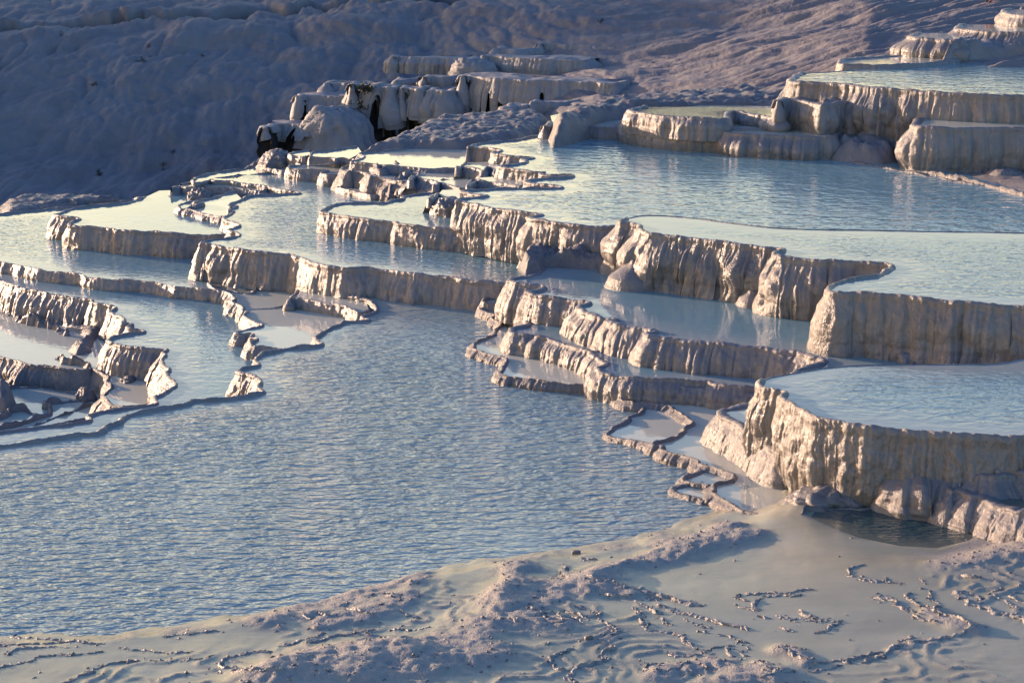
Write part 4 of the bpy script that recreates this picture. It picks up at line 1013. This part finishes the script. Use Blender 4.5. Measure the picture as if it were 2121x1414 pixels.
shelf('broken crust on the skyline at the far left', RB([(-1250, 560), (-1000, 520), (-700, 510), (-300, 520), (-100, 535), (-300, 560), (-700, 600), (-1150, 700), (-1250, 720)]), -.34, .16, seed=74, edge=.6, steps=.25, freq=3.0, base=.2)
for k, pts in enumerate([[(350, 620), (200, 560), (330, 545), (90, 530), (0, 545)], [(-100, 540), (60, 560), (160, 575), (240, 560)], [(-500, 560), (-300, 545), (-160, 550), (-250, 575), (-480, 590)], [(-900, 590), (-700, 560), (-560, 572), (-640, 600), (-900, 620)]]):
    ridge(['wavy rim on the skyline below the dark bank', 'short rim parallel to the skyline', 'looped rim in the shallow skyline pools', 'outer looped rim near the left edge of the skyline'][k], RB(pts), -.28, .1, .2, seed=90 + k)
for k, (lab, pts, z) in enumerate([('dotted rim far back in the rippled left pool', [(570, 362), (700, 358), (820, 335), (1000, 330), (1160, 325)], .8),
                                   ('little rim fragment beside the dotted rim', [(750, 365), (770, 345), (800, 348), (760, 358)], .8)]):
    ridge(lab, RB(pts), z, .05, .12, seed=100 + k)
lump('rounded lump at the foot of the fluted corner wall', *RA([(920, 705)])[0], 1.42, .55, .7, .5, seed=27, mat='wall')
shelf('shoal of lumps below the raised pool, near the right edge', R3([(1255, 800), (1330, 765), (1450, 770), (1640, 805), (1720, 830), (1850, 785), (1890, 795), (1790, 870), (1800, 900), (1680, 900), (1550, 885), (1440, 870), (1440, 830), (1340, 820)]), 1.2, .34, mat='wall', seed=75, edge=.5, freq=.9, base=.3)
lump('lit lump at the waterline beside the shoal, left one', *R3([(1530, 895)])[0], 1.25, .35, .5, .25, seed=28)
lump('lit wedge-shaped lump right of the shoal', *R3([(1730, 890)])[0], 1.25, .6, .6, .42, seed=29)

# lumps at the foot of the tallest wall
for k, (lab, x, y, rx, ry, rz) in enumerate([
    ('first pale boulder-like lump from the corner of the tallest wall', 1040, 828, .30, .35, .34),
    ('broad draped lump right of the first one, under the tallest wall', 1165, 808, .85, .5, .42),
    ('wide draped lump in the middle of the foot of the tallest wall', 1385, 790, 1.15, .55, .55),
    ('lump under the left end of the shaded ledge', 1600, 780, .9, .6, .55),
    ('lump holding the tail of the lumpy dam', 1725, 825, .7, .5, .38),
    ('lit lump in the middle of the lumpy dam', 1930, 880, .7, .5, .42),
    ('last lump of the dam, at the right edge', 2090, 895, .8, .5, .4)]):
    lump(lab, *R8([(x, y)])[0], (.15 if k == 0 else .35), rx, ry * 1.2, rz * .65, seed=30 + k, mat='wall', drape=.28)
# ------------------------------------------------------------ the silt flat in front, with its crust and rimstone lines
SHORE = [(-600, 1365), (-420, 1345), (0, 1313), (150, 1313), (300, 1304), (500, 1283), (600, 1268), (700, 1246), (800, 1218), (900, 1190), (1000, 1165), (1100, 1148), (1180, 1140), (1250, 1128), (1330, 1112), (1390, 1098), (1420, 1080), (1480, 1068), (1560, 1058), (1610, 1040)]
FLATP = SHORE + [(1660, 990), (2121, 940), (2900, 930), (2900, 1600), (-600, 1600)]
RL = region(0, 1000, 1.928)
DARKP = RD([(850, 470), (870, 440), (930, 400), (1000, 375), (1100, 325), (1300, 315), (1450, 340), (1600, 380), (1800, 430), (1900, 465), (1990, 500), (1960, 570), (1820, 625), (1650, 665), (1400, 650), (1150, 600), (1000, 540), (900, 495)])
DZ = .37
CRUST = [  # centre line in pixels, half width in metres, height in metres
    (RF([(-1250, 930), (-900, 870), (-600, 800), (-300, 740), (0, 680), (150, 600), (300, 520), (420, 450), (600, 380), (760, 300), (880, 250)]), .55, .10),
    (RF([(-700, 925), (-300, 860), (0, 800), (150, 770), (250, 730)]), .45, .08),
    (RF([(880, 250), (1000, 190), (1100, 150), (1300, 110), (1500, 70), (1750, 0), (1950, -60)]), .34, .09),
    (RF([(1450, 10), (1600, -20), (1700, -60), (1800, -110)]), .4, .12),
    (RF([(240, 390), (330, 260), (420, 160)]), .4, .11),
    (RF([(300, 400), (480, 270), (600, 270)]), .35, .10),
    (RH([(600, 350), (850, 280), (1100, 180), (1350, 120), (1500, 90)]), .55, .05),
    (RH([(1000, 350), (1250, 310), (1400, 260), (1480, 180)]), .35, .05),
    (RH([(700, 640), (900, 590), (1200, 560), (1500, 520)]), .45, .12),
    (RH([(680, 720), (1000, 680), (1300, 640), (1500, 600)]), .5, .10),
    (RD([(1840, 640), (1950, 600), (2000, 560), (2090, 520)]), .45, .11),
    (RD([(1700, 700), (1850, 660), (2050, 650), (2200, 640)]), .6, .06),
    (RG([(100, 930), (250, 900), (400, 900)]), .45, .08),
    (RG([(1480, 470), (1600, 520), (1700, 560), (1780, 575)]), .2, .08),
    (RG([(440, 720), (520, 740), (620, 800)]), .18, .07),
    (RF([(640, 540), (300, 540), (100, 560)]), .4, .06),
    (RF([(900, 300), (1000, 310), (1150, 335)]), .22, .09),
    (RF([(1300, 890), (1500, 830), (1700, 800), (1900, 870), (2100, 900)]), .3, .045),
]
SHW = xy(SHORE, .02)
FW = xy(FLATP, .02)
def base_h(P):
    P = np.atleast_2d(P)
    sd = seg_dist(P, SHW) * np.where(inside(P, FW), 1, -1)
    sd = sd + .30 * fbm(P[:, 0] * .9, P[:, 1] * .5, seed=200, oct=4)
    return .03 + .07 * sstep(-.05, .5, sd) + .14 * sstep(.0, 5.0, sd) + .28 * sstep(2.0, 9.0, P[:, 0]) * sstep(-.3, 1.5, sd) - .25 * sstep(0, -1.2, sd), sd
def on_flat(px, py):
    z = .1
    for _ in range(8):
        z = .5 * z + .5 * float(base_h(at_z(px, py, z))[0][0])
    p = at_z(px, py, z)
    return np.array([p[0], p[1], z])
def flat_xy(pts): return np.array([on_flat(a, b)[:2] for a, b in pts])
def foreground():
    sx = .05
    xs = np.arange(-13.5, 17.5, sx); ys = np.arange(25.0, 44.5, sx * 1.15)
    X, Y = np.meshgrid(xs, ys, indexing='ij')
    P = np.stack([X.ravel(), Y.ravel()], 1)
    h, sd = base_h(P)
    h = h + .010 * fbm(P[:, 0] * .5, P[:, 1] * .5, seed=201)
    crust = np.zeros(len(P))
    for i, (pts, w, hh) in enumerate(CRUST):
        l = chaikin(flat_xy(pts), 2)
        near = seg_dist(P, l)
        near = near + .35 * w * fbm(P[:, 0] * 1.6, P[:, 1] * 1.6, seed=210 + i, oct=4)
        m = np.exp(-(np.maximum(near, 0) / w) ** 2)
        h = np.maximum(h, h + hh * m * (.75 + .4 * vnoise(P[:, 0] * 1.2, P[:, 1] * 1.2, seed=230 + i)))
        crust = np.maximum(crust, sstep(.10, .85, m + .18 * fbm(P[:, 0] * 4, P[:, 1] * 4, seed=240 + i)))
    # low micro-dams that follow the contours of the film of water
    q = (fbm(P[:, 0] * .42, P[:, 1] * .5, seed=260, oct=4) * 3.2 + P[:, 0] * .22 + P[:, 1] * .5).reshape(X.shape)
    gq = np.hypot(np.gradient(q, axis=0) / sx, np.gradient(q, axis=1) / (sx * 1.15))
    dq = (np.abs(q - np.floor(q) - .5) / np.maximum(gq, .4)).ravel()
    patch = sstep(.0, .5, fbm(P[:, 0] * .22 + 3, P[:, 1] * .3, seed=261, oct=3)) * sstep(.3, 1.2, sd)
    dam = np.exp(-(dq / .05) ** 2) * patch * (.5 + .5 * sstep(-.4, .3, vnoise(P[:, 0] * 2.5, P[:, 1] * 2.5, seed=262)))
    h = h + .022 * dam
    crust = np.maximum(crust, .75 * dam)
    # a fringe of crust along the water's edge
    crust = np.maximum(crust, .7 * np.exp(-((sd - .25) / .3) ** 2) * sstep(-.2, .4, fbm(P[:, 0] * 1.1, P[:, 1] * 1.1, seed=205)))
    f1, f2 = worley2(P[:, 0] * 9, P[:, 1] * 7, 220)
    f3, f4 = worley2(P[:, 0] * 2.6 + .4 * vnoise(P[:, 0] * 2, P[:, 1] * 2, seed=6), P[:, 1] * 2.2, 221)
    h += crust * (.016 * pillow(f1, 1.4) + .022 * pillow(f3, 1.3) * sstep(.5, 1, crust) + .014 * fbm(P[:, 0] * 9, P[:, 1] * 9, seed=222, oct=3))
    dk = xy(DARKP, DZ)
    dd = seg_dist(P, dk, True) * np.where(inside(P, dk), 1, -1)
    h = h * (1 - sstep(-.9, -.1, dd)) + (DZ + .03 * sstep(0, -.5, dd)) * sstep(-.9, -.1, dd) if False else np.where(dd > -1.2, h + (DZ + .012 - h) * sstep(-1.2, -.1, dd), h) - .32 * sstep(.04, 1.2, dd)
    nx, ny = X.shape
    F = grid_faces(nx, ny)
    keep = (sd.reshape(-1)[F].max(1) > -1.0)
    F = F[keep]
    used = np.unique(F); rem = np.full(nx * ny, -1); rem[used] = np.arange(len(used))
    V = np.stack([P[:, 0], P[:, 1], h], 1)[used]
    o = mesh_obj('ground', V, rem[F], MT['silt'], attrs={'crust': crust[used]})
    struct(o)
    o['_o'] = [0.0, 0.0, 0.0]
    return o, P, h, crust, sd
GROUND, GP, GHT, GCR, GSD = foreground()
def ground_z(p):
    x0, y0 = GP[0]; ny = int(np.argmax(GP[:, 0] > x0 + 1e-9)); dx = GP[ny, 0] - x0; dy = GP[1, 1] - y0
    H = GHT.reshape(-1, ny)
    i = np.clip(np.rint((p[:, 0] - x0) / dx).astype(int), 0, H.shape[0] - 1); j = np.clip(np.rint((p[:, 1] - y0) / dy).astype(int), 0, ny - 1)
    return H[i, j]
def apron():
    xs = np.linspace(-60, 60, 40); ys = np.linspace(-10, 25.05, 30)
    X, Y = np.meshgrid(xs, ys, indexing='ij')
    Z = .19 + .03 * fbm(X * .3, Y * .3, seed=8)
    return struct(mesh_obj('ground', np.stack([X, Y, Z], 2).reshape(-1, 3), grid_faces(40, 30), MT['silt'], attrs={'crust': np.zeros(1200)}))
apron()
def side_flat():
    xs = np.linspace(17.44, 70, 40); ys = np.linspace(25.05, 62, 30)
    X, Y = np.meshgrid(xs, ys, indexing='ij')
    Z = .45 + .03 * fbm(X * .3, Y * .3, seed=8)
    return struct(mesh_obj('ground', np.stack([X, Y, Z], 2).reshape(-1, 3), grid_faces(40, 30), MT['silt'], attrs={'crust': np.zeros(1200)}))
side_flat()

def dark_pool():
    poly = chaikin(np.concatenate([xy(DARKP, DZ), xy(DARKP[:1], DZ)]), 2)[:-1]
    c = poly.mean(0)
    root = thing('terrace_pool', 'dark shaded pool with curved ripples lying on the silt flat under the tallest wall', 'terrace pool', (c[0], c[1], .4))
    V, F = flat_mesh(poly, DZ, .2, seed=3)
    D = seg_dist(V[:, :2], poly, True)
    mesh_obj('water', V, F, MT['water_dark'], root, {'ripple': .7 * sstep(.1, 1.0, D), 'depth': sstep(0, 1.1, D)})
    ridge('', RD([(850, 455), (900, 430), (1000, 425), (1080, 420), (1200, 428), (1300, 420), (1380, 400)]), DZ, .035, .16, parent=root, seed=300, px_step=2)
    ridge('', RD([(850, 460), (870, 440), (930, 440), (1000, 430)]), DZ, .09, .2, parent=root, seed=301, px_step=2)
dark_pool()

FINE = [
 (RF, .10, .15, [[(860, 270), (920, 275), (1000, 285), (1080, 300), (1200, 320), (1350, 345), (1450, 360), (1500, 385), (1600, 400), (1655, 412)]]),
 (RF, .06, .085, [[(450, 450), (500, 462), (560, 475), (610, 492)], [(560, 485), (600, 520), (660, 530), (735, 535)], [(600, 545), (680, 555), (740, 548)],
    [(630, 475), (680, 490), (770, 505), (840, 535)], [(720, 450), (780, 470), (860, 490), (895, 505)],
    [(790, 410), (815, 435), (880, 450), (985, 460), (960, 490), (970, 515), (1040, 560), (1060, 600), (1020, 600)],
    [(985, 640), (1010, 670), (1065, 690), (1000, 705), (965, 735), (970, 765), (1030, 755), (950, 790), (870, 805), (760, 855), (690, 895), (740, 905), (830, 925)],
    [(765, 685), (680, 725), (620, 760), (610, 790), (650, 820), (735, 845)], [(975, 345), (1060, 350), (1150, 362), (1190, 370)],
    [(1190, 370), (1230, 405), (1300, 415), (1330, 450), (1385, 465)],
    [(1170, 415), (1200, 440), (1275, 465), (1230, 515), (1250, 555), (1330, 580), (1430, 585), (1540, 620), (1570, 670), (1620, 710)],
    [(1255, 365), (1300, 370), (1340, 380)], [(1510, 490), (1560, 525), (1640, 540), (1715, 560)], [(1340, 485), (1390, 515), (1425, 545)], [(1630, 580), (1660, 584), (1700, 590)],
    [(1750, 600), (1830, 610), (1850, 635), (1930, 650), (1970, 680), (1920, 740), (1960, 755)], [(1850, 670), (1790, 705), (1830, 740), (1880, 750)], [(1680, 715), (1720, 728), (1750, 745)],
    [(1530, 860), (1580, 875), (1620, 900)], [(1640, 825), (1690, 845), (1730, 870)], [(1980, 785), (2060, 810), (2120, 820)], [(680, 150), (710, 160), (745, 170)], [(640, 232), (700, 240), (755, 247)], [(825, 90), (880, 98), (935, 106)]]),
 (RF, .075, .12, [[(1335, 400), (1400, 425), (1500, 465), (1540, 460), (1620, 490), (1700, 505), (1800, 530), (1900, 545), (1975, 570)], [(340, 540), (420, 548), (470, 545)]]),
 (RF, .035, .07, [[(1400, 740), (1500, 755), (1600, 745), (1700, 690), (1820, 670)], [(1250, 830), (1300, 860), (1390, 870), (1500, 840), (1560, 800)], [(1250, 825), (1330, 795), (1390, 800)]]),
 (RG, .04, .07, [[(140, 360), (190, 372), (240, 385)], [(140, 360), (200, 340), (400, 325), (540, 320), (600, 310), (700, 305)], [(330, 360), (430, 350), (600, 340)], [(165, 420), (230, 440), (300, 460)], [(325, 360), (290, 395), (260, 430), (340, 445)],
    [(1030, 125), (950, 150), (905, 175), (910, 205), (970, 220)], [(1090, 355), (1130, 335)], [(1090, 355), (1120, 372), (1160, 388)], [(1350, 325), (1310, 350), (1350, 380), (1400, 400), (1430, 450)],
    [(1480, 315), (1465, 350), (1500, 385), (1560, 395), (1520, 430), (1480, 460)], [(1770, 325), (1810, 355), (1820, 400)], [(1970, 295), (1890, 320), (1900, 355), (2000, 390), (2020, 420), (2110, 445)], [(2120, 320), (2060, 325), (2055, 370), (2120, 395)],
    [(1400, 620), (1320, 640), (1260, 660)], [(860, 780), (720, 805), (640, 825)], [(870, 815), (760, 850), (640, 870)], [(250, 795), (330, 820), (410, 835)], [(1390, 230), (1430, 260)], [(1700, 200), (1760, 215), (1830, 230)], [(1160, 210), (1200, 245), (1290, 268)]]),
 (RG, .065, .10, [[(290, 490), (340, 492), (390, 500)], [(410, 480), (500, 495), (690, 520)], [(570, 440), (600, 480), (720, 510), (740, 530)], [(705, 500), (780, 515), (850, 530)], [(520, 530), (560, 535), (600, 545)], [(430, 560), (480, 575), (540, 590)],
    [(870, 520), (830, 550), (740, 585), (690, 605)], [(1190, 340), (1210, 370), (1270, 420), (1330, 450), (1400, 465)], [(1385, 475), (1400, 505), (1450, 520), (1520, 525)],
    [(1480, 460), (1560, 490), (1650, 520), (1720, 560), (1800, 575), (1850, 560)], [(1850, 560), (1750, 590), (1600, 625), (1450, 655), (1330, 670), (1230, 695), (1170, 735), (1080, 775), (1010, 805)],
    [(1150, 725), (1040, 750), (900, 775), (870, 800), (950, 805)], [(560, 880), (460, 890), (390, 920), (300, 935)], [(450, 720), (530, 750), (600, 790), (640, 815)], [(510, 715), (560, 716), (610, 720)]]),
 (RG, .09, .13, [[(970, 225), (1000, 240), (1080, 240), (1160, 245)], [(1720, 310), (1640, 340), (1710, 360), (1750, 385), (1735, 405), (1820, 415), (1880, 435), (1900, 455), (2000, 480), (2120, 515), (2250, 540)]]),
 (RH, .055, .09, [[(600, 560), (450, 555), (340, 580), (250, 620), (230, 640), (300, 660), (370, 675), (320, 710), (460, 735), (600, 745), (700, 750)], [(210, 690), (250, 698), (290, 705)], [(650, 525), (760, 490), (850, 455), (970, 430)],
    [(860, 500), (1000, 450), (1150, 435), (1300, 405)], [(1360, 465), (1420, 480), (1500, 490), (1560, 515)], [(820, 325), (850, 335), (890, 345)], [(910, 305), (960, 320), (1000, 335)], [(1110, 270), (1160, 290), (1220, 310), (1310, 330)], [(1450, 290), (1530, 300), (1590, 325)], [(1360, 170), (1380, 185), (1410, 205)], [(620, 610), (660, 635), (760, 640), (820, 630)]]),
 (RH, .035, .06, [[(1400, 405), (1500, 400), (1680, 398)], [(840, 400), (880, 405), (920, 410)]]),
 (RL, .035, .07, [[(-150, 600), (0, 605), (100, 615), (200, 622), (290, 628)], [(-150, 660), (0, 650), (150, 640), (300, 632), (420, 640)], [(20, 685), (80, 660), (200, 648), (290, 655)], [(-150, 765), (0, 740), (60, 725), (150, 700), (250, 685), (400, 675)],
    [(220, 815), (265, 795), (340, 770), (380, 740), (430, 720), (560, 710), (680, 705), (740, 712), (800, 705), (850, 685)], [(470, 660), (600, 675), (760, 680)], [(650, 620), (750, 600), (890, 588)]]),
]
k = 0
for reg, h, w, lines in FINE:
    for l in lines:
        k += 1
        ridge('', reg(l), None, h * .45, w * 1.3, mat='crust', parent=GROUND, seed=400 + k * 3, px_step=2.0, jit=.045, breaks=.3, base=.07, crumb=.6)

# crumbs of crust: thousands of nodules, most of them along the rims and on the mounds
def crumbs():
    rng = np.random.RandomState(5)
    pw = np.clip(GCR, 0, 1) * .8 + .004
    pw = pw * (GSD > .05)
    idx = rng.choice(len(GP), 1000, p=pw / pw.sum())
    base = np.array([(1, 0, 0), (-1, 0, 0), (0, 1, 0), (0, -1, 0), (0, 0, 1), (0, 0, -.6)], float)
    tri = [(0, 2, 4), (2, 1, 4), (1, 3, 4), (3, 0, 4), (2, 0, 5), (1, 2, 5), (3, 1, 5), (0, 3, 5)]
    near = []
    for reg, h, w, lines in FINE:
        for l in lines:
            q, _ = resample(chaikin(flat_xy(reg(l)), 2), .035)
            near.append(q)
    near = np.concatenate(near); near = near[rng.rand(len(near)) < .3]
    near = near + rng.normal(0, .045, near.shape)
    spots = np.concatenate([np.concatenate([GP[idx], GHT[idx][:, None]], 1), np.concatenate([near, ground_z(near)[:, None]], 1)])
    V, F = [], []
    for n, sp in enumerate(spots):
        r = rng.uniform(.010, .032) * (1.4 if rng.rand() < .08 else 1)
        a = rng.uniform(0, 6.28); c, s = math.cos(a), math.sin(a)
        b = base * rng.uniform(.6, 1.4, (6, 1)) * r * np.array([1.5, .9, .75])
        x = b[:, 0] * c - b[:, 1] * s; y = b[:, 0] * s + b[:, 1] * c
        p = sp[:2] + rng.uniform(-.03, .03, 2)
        V.append(np.stack([x + p[0], y + p[1], b[:, 2] + sp[2]], 1))
        F += [(q + n * 6, w + n * 6, e + n * 6) for q, w, e in tri]
    o = mesh_obj('crust_crumbs', np.concatenate(V), F, MT['rough'])
    o['kind'] = 'stuff'
crumbs()
# two loose pieces on the flat
def loose(label, px, py, L, W, Hh, rot, seed):
    c = on_flat(px, py)
    nu, nv = 14, 9
    U, T = np.meshgrid(np.linspace(0, 2 * np.pi, nu), np.linspace(0, np.pi, nv), indexing='ij')
    sq = lambda a: np.sign(a) * np.abs(a) ** .5
    x = sq(np.cos(T)) * L; y = sq(np.sin(T)) * sq(np.cos(U)) * W; z = sq(np.sin(T)) * sq(np.sin(U)) * Hh
    k = 1 + .18 * vnoise(x * 9, y * 12, z * 12, seed=seed)
    x, y, z = x * k, y * k, z * k
    X = x * math.cos(rot) - y * math.sin(rot) + c[0]; Y = x * math.sin(rot) + y * math.cos(rot) + c[1]
    V = np.stack([X, Y, z + c[2] + .03], 2)
    o = mesh_obj('travertine_chunk', V.reshape(-1, 3), grid_faces(nu, nv, flip=True), MT['rough'], origin=np.array(c))
    o['label'] = label; o['category'] = 'stone chunk'
loose('grey brick-like chunk lying alone on the shore of the widest pool', 1193, 1147, .085, .05, .045, -.2, 4)
loose('dark crumb of rock on the silt in front of the black-flecked crust', RF([(880, 635)])[0][0], RF([(880, 635)])[0][1], .07, .05, .05, .3, 5)

# ------------------------------------------------------------ bushes and the person on the slope
def bush(label, p, r, n, seed):
    rng = np.random.RandomState(seed)
    root = thing('shrub', label, 'shrub', p)
    V, F, S, E = [], [], [], []
    p = np.asarray(p, float)
    for i in range(max(5, n // 12)):
        d = rng.normal(0, 1, 3); d[2] = abs(d[2]) + .2; d /= np.linalg.norm(d); d *= r * rng.uniform(.6, 1)
        a, b = p, p + d; t = np.array([.03, 0, 0]) * r
        S += [a - t, a + t, b + t * .3, b - t * .3, a + t[[1, 0, 2]], a - t[[1, 0, 2]], b - t[[1, 0, 2]] * .3, b + t[[1, 0, 2]] * .3]
        k = len(S) - 8; E += [(k, k + 1, k + 2, k + 3), (k + 4, k + 5, k + 6, k + 7)]
        for j in range(12):
            c = a + d * rng.uniform(.35, 1.05) + rng.normal(0, .13 * r, 3)
            u = rng.normal(0, 1, 3); u /= np.linalg.norm(u); w = np.cross(u, rng.normal(0, 1, 3)); w /= np.linalg.norm(w)
            s = r * rng.uniform(.10, .19)
            V += [c - u * s, c + w * s * .45, c + u * s, c - w * s * .45]; k = len(V) - 4; F.append((k, k + 1, k + 2, k + 3))
    mesh_obj('stem', S, E, MT['twig'], root, smooth=False)
    mesh_obj('foliage', V, F, MT['leaf'], root, smooth=False)
def on_curtain(px, py, d):
    return at_y(px, py, d)
bush('dark bush clinging to the black-stained curtain terrace', on_curtain(*RE([(597, 345)])[0], 93.2), .55, 150, 1)
bush('small dark tuft at the top corner of the stained curtain', on_curtain(*RE([(520, 322)])[0], 93.6), .3, 60, 2)
bush('dark growth lower down the stained curtain', on_curtain(*RE([(575, 440)])[0], 93.0), .45, 110, 3)
bush('tuft at the foot of the stained curtain, by the flowstone cone', on_curtain(*RE([(525, 415)])[0], 93.3), .22, 50, 4)
bush('lone dark tuft low on the shaded slope', hill_point(205, 380), .32, 60, 5)
bush('thin tuft on the shaded slope right of the low one', hill_point(338, 355), .25, 40, 6)
bush('tuft in a hollow halfway up the shaded slope', hill_point(196, 205), .3, 50, 7)
bush('dry tufts under the seam high on the shaded slope', hill_point(296, 152), .34, 60, 8)
bush('tuft at the top of a runnel high on the slope', hill_point(420, 135), .2, 40, 9)
bush('small tuft at the foot of the dark cliff, above the gully steps', hill_point(1248, 76), .3, 50, 10)

def person():
    base = hill_point(2060, 26)
    root = thing('person', 'person in a black top and red trousers crouching on the slope', 'person', base)
    # skeleton, sitting with knees drawn up, facing left
    J = {'pel': (0, 0, .20), 'wai': (.03, 0, .38), 'che': (-.02, 0, .60), 'nec': (-.06, 0, .74), 'hea': (-.09, 0, .84), 'top': (-.10, 0, .95)}
    for s, y in (('l', -.10), ('r', .10)):
        J['hip' + s] = (-.02, y, .18); J['kne' + s] = (-.34, y * 1.2, .46); J['ank' + s] = (-.30, y * 1.2, .08); J['toe' + s] = (-.46, y * 1.3, .04)
        J['sho' + s] = (-.01, y * 1.8, .66); J['elb' + s] = (-.16, y * 2.2, .46); J['wri' + s] = (-.36, y * 1.4, .52); J['han' + s] = (-.43, y * 1.1, .54)
    E = [('pel', 'wai'), ('wai', 'che'), ('che', 'nec'), ('nec', 'hea'), ('hea', 'top')]
    for s in 'lr':
        E += [('pel', 'hip' + s), ('hip' + s, 'kne' + s), ('kne' + s, 'ank' + s), ('ank' + s, 'toe' + s), ('che', 'sho' + s), ('sho' + s, 'elb' + s), ('elb' + s, 'wri' + s), ('wri' + s, 'han' + s)]
    rad = dict(pel=.15, wai=.125, che=.15, nec=.055, hea=.09, top=.075, hip=.095, kne=.06, ank=.042, toe=.04, sho=.065, elb=.045, wri=.03, han=.035)
    names = list(J); me = bpy.data.meshes.new('body')
    me.from_pydata([J[n] for n in names], [(names.index(a), names.index(b)) for a, b in E], [])
    tmp = bpy.data.objects.new('body_tmp', me); COL.objects.link(tmp)
    m = tmp.modifiers.new('s', 'SKIN'); tmp.modifiers.new('d', 'SUBSURF').levels = 2
    for i, n in enumerate(names):
        r_ = rad.get(n, rad.get(n[:-1])); me.skin_vertices[0].data[i].radius = (r_, r_)
        me.skin_vertices[0].data[i].use_root = (n == 'pel')
    dg = bpy.context.evaluated_depsgraph_get()
    ev = tmp.evaluated_get(dg); out = bpy.data.meshes.new_from_object(ev)
    bpy.data.objects.remove(tmp)
    out.name = 'body'
    for n in ('skin', 'black_cloth', 'red_cloth', 'shoe'):
        c = dict(skin=(.45, .26, .18), black_cloth=(.012, .012, .014), red_cloth=(.30, .015, .03), shoe=(.02, .018, .018))[n]
        out.materials.append(MT.setdefault(n, plain(n, c)))
    for p in out.polygons:
        p.use_smooth = True
        x, y, z = p.center
        leg = (z < .30) or (x < -.12 and z < .50 and abs(y) < .16 and not (x < -.33 and z > .50))
        i = 1
        if z > .76 or (x < -.36 and z > .49 and abs(y) < .2): i = 0
        elif z < .10 and x < -.22: i = 3
        elif leg: i = 2
        p.material_index = i
    b = bpy.data.objects.new('body', out); COL.objects.link(b); b.parent = root
    # hair: a cap over the skull
    U, T = np.meshgrid(np.linspace(0, 2 * np.pi, 17), np.linspace(0, 1.9, 9), indexing='ij')
    k = .112 + .008 * vnoise(U * 3, T * 3, seed=3)
    V = np.stack([-.085 + k * np.sin(T) * np.cos(U) * 1.05, k * np.sin(T) * np.sin(U) * .9, .885 + k * np.cos(T)], 2) + np.array(base)
    MT['hair'] = plain('hair', (.012, .009, .008))
    mesh_obj('hair', V.reshape(-1, 3), grid_faces(17, 9, flip=True), MT['hair'], root)
    root.rotation_euler = (0, 0, R(25))
person()
for o in bpy.data.objects:
    if '_o' in o: del o['_o']
